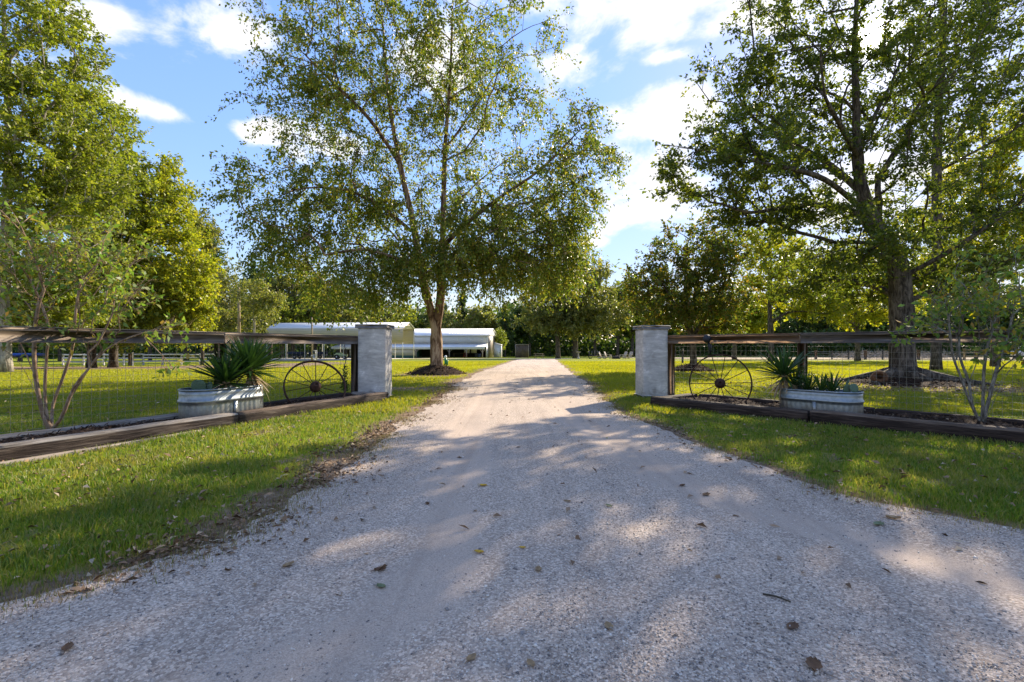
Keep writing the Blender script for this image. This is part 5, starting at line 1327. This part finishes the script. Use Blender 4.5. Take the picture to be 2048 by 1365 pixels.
for z in (.3, .55, .8): b = MB(); b.box((0, -.265, z), (.7, .03, .16)); dq = b.build('drawer', M['red'], q); b = MB(); b.box((0, -.29, z + .03), (.5, .02, .03)); b.build('handle', M['steel'], dq)
# small white shed on the gable side
X = (993 - CX) / F * 99; q = thing('utility_shed', 'small white lean-to shed against the barn gable', 'shed', (X + .35, 99, bz_ + .1), TH)
b = MB(); b.ext([(-.7, 0), (.7, 0), (.7, 2.5), (-.7, 2.95)], -.8, .8); b.build('wall', M['wall_white'], q); b = MB(); b.ext([(-.75, 2.97), (.85, 2.5), (.85, 2.58), (-.75, 3.05)], -.95, .95); b.build('roof', M['roof_white'], q)
b = MB(); b.box((.1, -.82, 1.0), (.7, .05, 1.9)); dq = b.build('door', M['white_metal'], q); b = MB(); b.box((.36, -.87, 1.0), (.05, .05, .16)); b.build('handle', M['dark_metal'], dq)
# wooden box
X = (1043 - CX) / F * 95; q = thing('wooden_crate', 'tall square plank box with paler frame beside the drive end', 'crate', (X, 95, G(X, 95)), R(4))
for k in range(9): b = MB(); b.box((-1.1 + .275 * k, -1.15, 1.3), (.265, .05, 2.45), None, .006); b.build('plank', M['crate_wood'], q)
b = MB(); b.box((0, .05, 1.3), (2.35, 2.3, 2.4)); b.build('body', M['crate_wood'], q)
for (c_, d_) in (((-1.28, -1.17, 1.3), (.14, .12, 2.6)), ((1.28, -1.17, 1.3), (.14, .12, 2.6)), ((0, -1.17, 2.62), (2.7, .12, .14)), ((0, -1.17, .06), (2.42, .12, .12)), ((1.28, 1.1, 1.3), (.14, .12, 2.6)), ((1.28, 0, 2.62), (.14, 2.2, .14))):
    b = MB(); b.box(c_, d_); b.build('frame_bar', M['crate_frame'], q)

# ------------------------------------------------------------------ garden furniture at the far end
def adirondack(label, px, Y, rz, group):
    X = (px - CX) / F * Y; q = thing('garden_chair', label, 'chair', (X, Y, G(X, Y)), rz, group)
    for k in range(5): b = MB(); b.box(((k - 2) * .115, .36, .62), (.1, .03, .95 - .05 * abs(k - 2)), rotm(R(-22), 'X')); b.build('back_slat', M['adirondack'], q)
    for k in range(5): b = MB(); b.box((0, -.32 + k * .13, .40 - .025 * k), (.56, .11, .025), rotm(R(-8), 'X')); b.build('seat_slat', M['adirondack'], q)
    for sx in (-1, 1):
        b = MB(); b.box((sx * .34, -.05, .60), (.13, .8, .03)); b.build('arm', M['adirondack'], q)
        b = MB(); b.box((sx * .3, -.36, .3), (.05, .11, .6)); b.build('leg', M['adirondack'], q)
        b = MB(); b.box((sx * .3, .15, .22), (.04, 1.0, .12), rotm(R(-14), 'X')); b.build('stringer', M['adirondack'], q)
adirondack('pale reclining garden chair nearest the cart, farther from the fire pit', 1205, 68, R(60), 'pale garden chairs round the fire pit')
adirondack('pale reclining garden chair right beside the fire pit on the cart side', 1216, 67.5, R(60), 'pale garden chairs round the fire pit')
adirondack('pale reclining garden chair right beside the fire pit on the pillar side', 1247, 68, R(-60), 'pale garden chairs round the fire pit')
adirondack('pale reclining garden chair farther from the fire pit on the pillar side', 1258, 69, R(-55), 'pale garden chairs round the fire pit')
X = (1232 - CX) / F * 69; q = thing('fire_pit', 'low dark round fire pit between the pale chairs', 'fire pit', (X, 69, G(X, 69))); b = MB(); b.lathe([(.55, 0), (.58, .38), (.5, .4), (.46, .1), (.001, .1)], 20); b.build('ring', M['dark'], q)
b = MB(); b.tube([(-.3, 0, .3), (.35, .1, .42)], .07, 6); b.tube([(0, -.3, .3), (.05, .35, .4)], .06, 6); b.build('logs', M['crate_wood'], q)
X = (1078 - CX) / F * 78; q = thing('picnic_table', 'brown wooden picnic table on the grass beyond the drive end', 'table', (X, 78, G(X, 78)), R(6)); b = MB(); b.box((0, 0, .74), (1.7, .75, .05)); b.build('top', M['pole_wood'], q)
for sy in (-.7, .7): b = MB(); b.box((0, sy, .44), (1.7, .28, .05)); b.build('bench_seat', M['pole_wood'], q)
for sx in (-.6, .6): b = MB(); b.tube([(sx, -.75, 0), (sx, -.2, .72)], .05, 4); b.tube([(sx, .75, 0), (sx, .2, .72)], .05, 4); b.tube([(sx, -.75, .4), (sx, .75, .4)], .045, 4); b.build('leg', M['pole_wood'], q)
X = (1157 - CX) / F * 76; q = thing('bird_bath', 'pale stone pedestal bird bath next to the straight trunk', 'bird bath', (X, 76, G(X, 76))); b = MB(); b.lathe([(.001, .98), (.3, 1.02), (.36, 1.08), (.38, 1.06), (.3, .94), (.1, .88)], 16); b.build('basin', M['adirondack'], q); b = MB(); b.lathe([(.28, 0), (.26, .08), (.12, .2), (.09, .6), (.12, .88)], 14); b.build('pedestal', M['adirondack'], q)
X = (1188 - CX) / F * 74; q = thing('hay_cart', 'low two-wheeled stake cart on the lawn near the garden chairs', 'cart', (X, 74, G(X, 74)), R(8)); b = MB(); b.box((0, 0, .45), (1.5, .9, .1)); b.build('bed', M['crate_wood'], q)
for sx in (-.65, -.2, .25, .65): b = MB(); b.box((sx, .4, .85), (.06, .06, .75)); b.build('stake', M['crate_frame'], q)
for sx in (-.75, .75):
    b = MB(); b.torus(.3, .05, 20, 6); w_ = b.build('wheel', M['tyre'], q, True); w_.rotation_euler = (R(90), 0, 0); w_.location = (sx, -.5, .33)
# green riser pipe
p = gp(891, 731); q = thing('cleanout_pipe', 'green riser pipe with a white cap standing on the lawn beside the birch', 'pipe', tuple(p)); b = MB(); b.tube([(0, 0, -.05), (0, 0, .52)], .075, 14); b.tube([(.12, .05, -.05), (.12, .05, .38)], .05, 10); b.build('riser', M['green_pipe'], q, True)
b = MB(); b.lathe([(.09, 0), (.1, .04), (.09, .11), (.05, .16), (.001, .17)], 14, (0, 0, .5)); b.build('cap', M['white_metal'], q, True)

# ------------------------------------------------------------------ white rail fence on the left, pasture fence on the right
A_ = gp(150, 729); B_ = gp(437, 729.5)
A_ = Vector((-43, 46, 0)); Bx = (437 - CX) / F * 49; B_ = Vector((Bx, 49, 0))
q = thing('white_fence', 'old white three-rail paddock fence beyond the shade trees', 'fence', (A_.x, A_.y, 0))
nP = 9; rel = lambda u, z: (float((B_.x - A_.x) * u), float((B_.y - A_.y) * u), float(G(A_.x + (B_.x - A_.x) * u, A_.y + (B_.y - A_.y) * u) + z))
for k in range(nP):
    u = k / (nP - 1); c_ = rel(u, .5); b = MB(); b.bevbox(c_, (.14, .14, 1.25), .015); b.build('post', M['white_paint'], q)
for k in range(nP - 1):
    for z in (.35, .7, 1.05):
        a_, c_ = Vector(rel(k / (nP - 1), z + random.uniform(-.04, .04))), Vector(rel((k + 1) / (nP - 1), z + random.uniform(-.04, .04)))
        d_ = c_ - a_; m_ = Matrix.Rotation(math.atan2(d_.y, d_.x), 3, 'Z') @ Matrix.Rotation(-math.asin(d_.z / d_.length), 3, 'Y')
        b = MB(); b.box((a_ + c_) / 2 + Vector((0, -.09, 0)), (d_.length - .02, .04, .13), m_); b.build('rail', M['white_paint'], q)
p = gp(261, 733); q = thing('corner_post', 'thick pale corner post at the end of the white rails', 'post', tuple(p)); b = MB(); b.bevbox((0, 0, .55), (.28, .28, 1.3), .03); b.build('post', M['post_wood'], q); b = MB(); b.bevbox((.2, 0, .6), (.12, .12, 1.3), .01); b.build('side_board', M['white_paint'], q)
A_ = Vector(((1600 - CX) / F * 62, 62, 0)); B_ = Vector(((2120 - CX) / F * 52, 52, 0))
q = thing('pasture_fence', 'post and wire fence between the lawn and the dry pasture', 'fence', (A_.x, A_.y, 0)); nP = 15
for k in range(nP):
    u = k / (nP - 1); c_ = rel(u, .52); wd = .24 if k % 3 == 1 else .13; b = MB(); b.bevbox(c_, (wd, wd, 1.3 if k % 2 else 1.15), .02); b.build('post', M['post_wood'] if k % 3 == 1 else M['dark_metal'], q)
b = MB()
for z in (.25, .5, .75, 1.0): b.tube([rel(k / (nP - 1), z) for k in range(nP)], .012, 4, False)
b.build('wire', M['steel'], q)
X = (1932 - CX) / F * 53; q = thing('paddock_gate', 'weathered timber gate frame in the pasture fence', 'gate', (X, 53.2, G(X, 53.2)), R(-18))
for x in (0, 3.1): b = MB(); b.bevbox((x, 0, .6), (.22, .22, 1.35), .02); b.build('post', M['pole_wood'], q)
for z in (.45, 1.15): b = MB(); b.box((1.55, 0, z), (2.9, .08, .12)); b.build('bar', M['pole_wood'], q)
# rough grey brush stacked in the pasture
nB = 2600; bx_ = 46 + 16 * rng.random(nB); by_ = 66 + 4 * rng.random(nB); bzv = gz(bx_, by_) + 1.0 * rng.random(nB) * (0.4 + fbm(bx_ * .5, by_ * .3))
Vl, Fl = leaves_arrays(np.stack([bx_, by_, bzv], 1), unit(rng.normal(size=(nB, 3))), unit(rng.normal(size=(nB, 3))), .3 + .5 * rng.random(nB), .03 + .04 * rng.random(nB)); tag(mesh_obj('brush_pile', Vl, Fl, M['bark_pale']), 'tangle of pale dry brush lying in the pasture', 'brush', kind='stuff')
# trampoline
q = thing('trampoline', 'round trampoline with a blue padded rim by the pale trunk', 'trampoline', (-33.4, 31, G(-33.4, 31)))
b = MB(); b.torus(2.2, .2, 48, 8, .45); o = b.build('pad', M['blue_pad'], q, True); o.location = (0, 0, .92)
b = MB(); b.lathe([(.001, .9), (2.05, .9)], 40); b.build('mat', M['dark'], q)
for k in range(6):
    a = k * math.pi / 3 + .3; b = MB(); b.tube([(2.2 * math.cos(a), 2.2 * math.sin(a), .88), (2.15 * math.cos(a), 2.15 * math.sin(a), 0)], .035, 6); b.build('leg', M['steel'], q)
# white pickup beyond the pasture fence
X = (2062 - CX) / F * 66; q = thing('parked_truck', 'white pickup truck parked beyond the pasture fence', 'truck', (X, 66, G(X, 66)), R(20))
b = MB(); b.ext([(-2.7, .5), (2.6, .5), (2.7, .95), (1.4, 1.1), (.75, 1.75), (-.7, 1.78), (-.9, 1.12), (-2.7, 1.1)], -.95, .95); b.build('body', M['white_metal'], q)
b = MB(); b.ext([(1.25, 1.15), (.72, 1.66), (-.6, 1.68), (-.72, 1.15)], -.96, .96); b.build('window', M['glass'], q)
for x in (-1.7, 1.75):
    for sy in (-.85, .85): b = MB(); b.lathe([(.12, -.12), (.36, -.12), (.39, -.06), (.39, .06), (.36, .12), (.12, .12)], 18); w_ = b.build('wheel', M['tyre'], q, True); w_.rotation_euler = (R(90), 0, 0); w_.location = (x, sy, .39); b = MB(); b.lathe([(.001, -.09), (.2, -.1), (.2, .1), (.001, .09)], 14); b.build('rim', M['steel'], w_)
for sy in (-.6, .6): b = MB(); b.box((2.66, sy, .85), (.08, .3, .15)); b.build('headlight', M['glass'], q)

# ------------------------------------------------------------------ grass, litter, stones
def blades(name, X, Y, Z, h, wd, mat, label):
    n = len(X); a = rng.random(n) * 6.283; ca, sa = np.cos(a), np.sin(a)
    lean = h * (0.15 + 0.75 * rng.random(n)); la = rng.random(n) * 6.283
    lx_, ly_ = lean * np.cos(la), lean * np.sin(la)
    B0 = np.stack([X - ca * wd / 2, Y - sa * wd / 2, Z - .01], 1); B1 = np.stack([X + ca * wd / 2, Y + sa * wd / 2, Z - .01], 1)
    mx, my = X + lx_ * .35, Y + ly_ * .35; hm = Z + h * .58
    C0 = np.stack([mx - ca * wd * .4, my - sa * wd * .4, hm], 1); C1 = np.stack([mx + ca * wd * .4, my + sa * wd * .4, hm], 1)
    T_ = np.stack([X + lx_, Y + ly_, Z + h * (.75 + .25 * rng.random(n))], 1)
    V = np.stack([B0, B1, C1, C0, T_], 1).reshape(-1, 3); i = np.arange(n) * 5
    F4 = np.stack([i, i + 1, i + 2, i + 3], 1); F3 = np.stack([i + 3, i + 2, i + 4], 1)
    li = np.concatenate([F4.ravel(), F3.ravel()]).astype(np.int32)
    me = bpy.data.meshes.new(name); me.vertices.add(len(V)); me.vertices.foreach_set('co', V.astype(np.float32).ravel())
    me.loops.add(len(li)); me.loops.foreach_set('vertex_index', li); me.polygons.add(2 * n)
    me.polygons.foreach_set('loop_start', np.concatenate([np.arange(n) * 4, 4 * n + np.arange(n) * 3]).astype(np.int32))
    me.polygons.foreach_set('loop_total', np.concatenate([np.full(n, 4), np.full(n, 3)]).astype(np.int32)); me.update(calc_edges=True)
    me.materials.append(mat); o = bpy.data.objects.new(name, me); C.objects.link(o); return tag(o, label, 'grass', kind='stuff')
def tris(name, X, Y, Z, h, wd, mat, label):
    n = len(X); a = rng.random(n) * 6.283; ca, sa = np.cos(a), np.sin(a)
    lean = h * (0.1 + 0.7 * rng.random(n)); la = rng.random(n) * 6.283
    V = np.stack([np.stack([X - ca * wd / 2, Y - sa * wd / 2, Z - .01], 1), np.stack([X + ca * wd / 2, Y + sa * wd / 2, Z - .01], 1), np.stack([X + lean * np.cos(la), Y + lean * np.sin(la), Z + h], 1)], 1).reshape(-1, 3)
    return tag(mesh_obj(name, V, np.arange(n * 3).reshape(n, 3), mat), label, 'grass', kind='stuff')
def gsurf(X, Y): return gz(X, Y) + (fbm(X * .6, Y * .6) - .5) * .05 * (1 - on_drive(X, Y, .3))
def scatter(n, y0, y1, pw, xmax=1.14):
    Y = y0 + (y1 - y0) * rng.random(n) ** pw; X = (rng.random(n) * 2 - 1) * (xmax * Y + .3); return X, Y
# sparser blades to either side of the view
Y = .2 + 13 * rng.random(70000); X = (rng.random(70000) * 2 - 1) * 11; ok = (np.abs(X) > 1.1 * Y) & ~on_drive(X, Y, -.03) & ~in_bed(X, Y); X, Y = X[ok], Y[ok]; n = len(X)
tris('verge_grass', X, Y, gsurf(X, Y), .03 + .04 * rng.random(n), .012 + .01 * rng.random(n), M['grass'], 'short green grass on the outer verges beyond the shrubs')
Y = 9 + 30 * rng.random(60000); X = (rng.random(60000) * 2 - 1) * 55; ok = (np.abs(X) > 1.12 * Y) & ~in_bed(X, Y); X, Y = X[ok], Y[ok]; n = len(X)
tris('lawn_grass', X, Y, gsurf(X, Y), .04 + .04 * rng.random(n), .04 + .03 * rng.random(n), M['grass_far'], 'mown lawn grass out past the shade trees')
# near verge
X, Y = scatter(310000, 2.0, 11.5, 0.95)
dn = dirtness(X, Y)
keep = ~on_drive(X, Y, -.06) & ~in_bed(X, Y) & (rng.random(len(X)) > dn * 1.25)
X, Y = X[keep], Y[keep]; n = len(X)
tall = fbm(X * 1.8, Y * 1.8)
blades('verge_grass', X, Y, gsurf(X, Y), (.025 + .05 * rng.random(n)) * (.5 + 1.0 * tall), .0035 + .0035 * rng.random(n) + .0004 * Y, M['grass'], 'short green grass on the verges beside the gravel')
M['straw'] = leaf_mat('straw', [(0.2, 0.13, 0.06), (0.3, 0.21, 0.1), (0.4, 0.31, 0.16), (0.22, 0.22, 0.05), (0.14, 0.18, 0.03)], 0.3, (1.1, 1.1, 0.8), 0.7, 1.2)
Y = 2.0 + 13 * rng.random(46000) ** 1.2; sd = rng.random(46000) < .6; off = rng.normal(size=46000) * .2 + .1
X = np.where(sd, edgeL(Y) - off, edgeR(Y) + off * .8)
ok = ~in_bed(X, Y) & (rng.random(len(X)) < sstep(.36, .6, fbm(X * 1.3 + 9, Y * 1.3))); X, Y = X[ok], Y[ok]; n = len(X)
tris('dry_grass', X, Y, np.where(on_drive(X, Y), dz(X, Y), gsurf(X, Y)), .012 + .028 * rng.random(n), .004 + .004 * rng.random(n), M['straw'], 'dead straw-coloured grass fringing the gravel')
X, Y = scatter(520000, 8.5, 46, 1.25)
keep = ~on_drive(X, Y, -.02) & ~in_bed(X, Y) & ~in_mound(X, Y, .95) & (rng.random(len(X)) > dirtness(X, Y) * 1.2)
X, Y = X[keep], Y[keep]; n = len(X)
tris('lawn_grass', X, Y, gsurf(X, Y), (.035 + .04 * rng.random(n)) * (.7 + .6 * fbm(X * .8, Y * .8)), .006 + .0009 * Y * (.6 + .8 * rng.random(n)), M['grass_far'], 'mown lawn grass behind the rail fences')
# leaf litter along the edges
def litter(name, X, Y, Z, size, mat, label, flat=.5):
    n = len(X); Vl, Fl = leaves_arrays(np.stack([X, Y, Z], 1), unit(rng.normal(size=(n, 3)) * np.array([1, 1, .25])), unit(rng.normal(size=(n, 3)) * flat + np.array([0, 0, 1])), size * (.5 + rng.random(n)), size * .45 * (.6 + .8 * rng.random(n)), .3)
    return tag(mesh_obj(name, Vl, Fl, mat), label, 'leaves', kind='stuff')
Y = 2.1 + 14 * rng.random(8500) ** 1.3; sd = rng.random(8500) < .72
off = rng.normal(size=8500) * .22 + .12
X = np.where(sd, edgeL(Y) - off, edgeR(Y) + off * .8)
ok = ~in_bed(X, Y) & (rng.random(len(X)) < sstep(.38, .62, fbm(X * 1.6, Y * 1.6 + 11))); X, Y = X[ok], Y[ok]
dr_ = on_drive(X, Y); Z = np.where(dr_, dz(X, Y), gsurf(X, Y)) + .006 + .02 * rng.random(len(X)) * ~dr_
litter('leaf_litter', X, Y, Z, .045, M['litter'], 'brown fallen leaves drifted along the gravel edges')
X, Y = scatter(5200, 2.2, 16, .9); ok = ~in_bed(X, Y); X, Y = X[ok], Y[ok]; dr_ = on_drive(X, Y)
ok = ~dr_ | (rng.random(len(X)) < .12); X, Y, dr_ = X[ok], Y[ok], dr_[ok]
litter('scattered_leaves', X, Y, np.where(dr_, dz(X, Y) + .008, gsurf(X, Y) + .02 + .02 * rng.random(len(X))), .06, M['litter'], 'odd dry leaves scattered over the grass and gravel')
X = 12.5 + rng.normal(size=1500) * 3.6; Y = 14.2 + rng.normal(size=1500) * 1.6; ok = ~in_bed(X, Y); X, Y = X[ok], Y[ok]
litter('oak_litter', X, Y, gsurf(X, Y) + .03, .09, M['litter'], 'dry leaves lying under the big oak')
# loose stones near the camera
n = 95000
Y = 1.45 + 5.0 * rng.random(n) ** 1.7; X = (rng.random(n) * 2 - 1) * 1.12 * Y
el_, er_ = edgeL(Y), edgeR(Y); u = (X - el_) / (er_ - el_); ru = np.exp(-((u - .27) / .07) ** 2) + np.exp(-((u - .73) / .07) ** 2)
lo_ = (.75 - .6 * ru + (fbm(X * 1.1, Y * 1.1) - .5) * 2.2)
ok = (u > .01) & (u < .99) & (rng.random(n) < np.clip(lo_, .12, 1)); X, Y = X[ok], Y[ok]; n = len(X)
oct_ = np.array([(1, 0, 0), (-1, 0, 0), (0, 1, 0), (0, -1, 0), (0, 0, 1), (0, 0, -1)], float)
sz = .0026 + .0048 * rng.random(n) ** 2.2 + .007 * (rng.random(n) < .012)
pts = unit(oct_[None] + rng.normal(size=(n, 6, 3)) * .38) * (sz[:, None, None] * (.7 + .6 * rng.random((n, 6, 1)))) * np.array([1, 1, .7])
V = (pts + np.stack([X, Y, dz(X, Y) + sz * .25], 1)[:, None]).reshape(-1, 3); i = np.arange(n) * 6
tri = [(0, 2, 4), (2, 1, 4), (1, 3, 4), (3, 0, 4), (2, 0, 5), (1, 2, 5), (3, 1, 5), (0, 3, 5)]
Fs = np.concatenate([np.stack([i + a, i + b_, i + c_], 1) for (a, b_, c_) in tri])
tag(mesh_obj('loose_gravel', V, Fs, M['stones']), 'loose pale crushed stones lying on the drive', 'gravel', kind='stuff')
# single fallen leaves one can pick out on the drive
def curl_leaf(px, py, L_, col, seed):
    random.seed(seed); p = gp(px, py); z = float(dz(np.array([p.x]), np.array([p.y]))[0])
    nU, nV = 8, 4; Vv = []; Fc = []; cu = random.uniform(.25, .6)
    for i in range(nU + 1):
        u_ = i / nU; wv_ = .62 * math.sin(math.pi * (u_ * .93 + .05)) ** .8 * .5
        for j in range(nV + 1):
            v = -1 + 2 * j / nV; Vv.append(((u_ - .5) * L_, v * wv_ * L_ * (1 - .12 * math.sin(u_ * 20) * abs(v)), (cu * .5 * (v * v) * .5 + .22 * (u_ - .5) ** 2 + .03 * random.random()) * L_ + .004))
    Fc = [(i * (nV + 1) + j, (i + 1) * (nV + 1) + j, (i + 1) * (nV + 1) + j + 1, i * (nV + 1) + j + 1) for i in range(nU) for j in range(nV)]
    name, lab, c_ = {'t': ('fallen_leaf', 'curled tan leaf lying on the gravel', 'leaf_tan'), 'y': ('fallen_leaf', 'bright yellow leaf lying on the gravel', 'leaf_yellow'), 'b': ('fallen_leaf', 'dark brown curled leaf lying on the gravel', 'leaf_brown'), 'g': ('fallen_leaf', 'dull green leaf lying on the gravel', 'leaf_green')}[col]
    t_ = thing(name, lab, 'leaf', (p.x, p.y, z), random.uniform(0, 6.28), {'t': 'tan leaves on the drive', 'y': 'yellow leaves on the drive', 'b': 'brown leaves on the drive', 'g': 'green leaves on the drive'}[col])
    mesh_obj('blade', np.array(Vv), Fc, M[c_], t_, True)
    b = MB(); b.tube([(-.5 * L_, 0, .02 * L_ + .008), (-.75 * L_, .03 * L_, .004)], .0012, 4); b.build('stalk', M[c_], t_)
M['leaf_tan'] = plain('leaf_tan', (0.30, 0.20, 0.10), .7, 0, .3, 40); M['leaf_yellow'] = plain('leaf_yellow', (0.55, 0.33, 0.03), .6, 0, .25, 40); M['leaf_brown'] = plain('leaf_brown', (0.13, 0.07, 0.035), .8, 0, .35, 40); M['leaf_green'] = plain('leaf_green', (0.17, 0.19, 0.09), .6, 0, .25, 40)
for k, (px, py, L_, col) in enumerate([(1218, 1270, .055, 't'), (943, 1330, .05, 't'), (1062, 1343, .045, 't'), (1077, 1152, .055, 't'), (760, 1147, .06, 'b'), (762, 1180, .055, 'g'), (958, 1112, .055, 'y'), (1045, 1106, .04, 'y'),
                                         (1585, 1268, .07, 'b'), (1628, 1350, .085, 'b'), (965, 977, .07, 'y'), (577, 1137, .065, 't'), (1757, 1055, .09, 'g'), (1412, 993, .085, 'b'), (135, 1307, .06, 'b'), (855, 1012, .05, 'b'), (1135, 1010, .05, 't'), (1218, 1020, .06, 'g'), (1365, 975, .06, 'b'), (1787, 1042, .09, 't')]):
    curl_leaf(px, py, L_, col, 100 + k)
p = gp(1552, 1208); t_ = thing('fallen_twig', 'short dark stick lying on the gravel', 'twig', (p.x, p.y, float(dz(np.array([p.x]), np.array([p.y]))[0]) + .006), R(-38)); b = MB(); b.tube([(-.055, 0, 0), (0, .004, .004), (.06, -.002, .001)], [.004, .0045, .003], 7); b.build('stick', M['rope'], t_); b = MB(); b.tube([(.01, 0, .004), (.03, .014, .008)], .002, 5); b.build('side_shoot', M['rope'], t_)
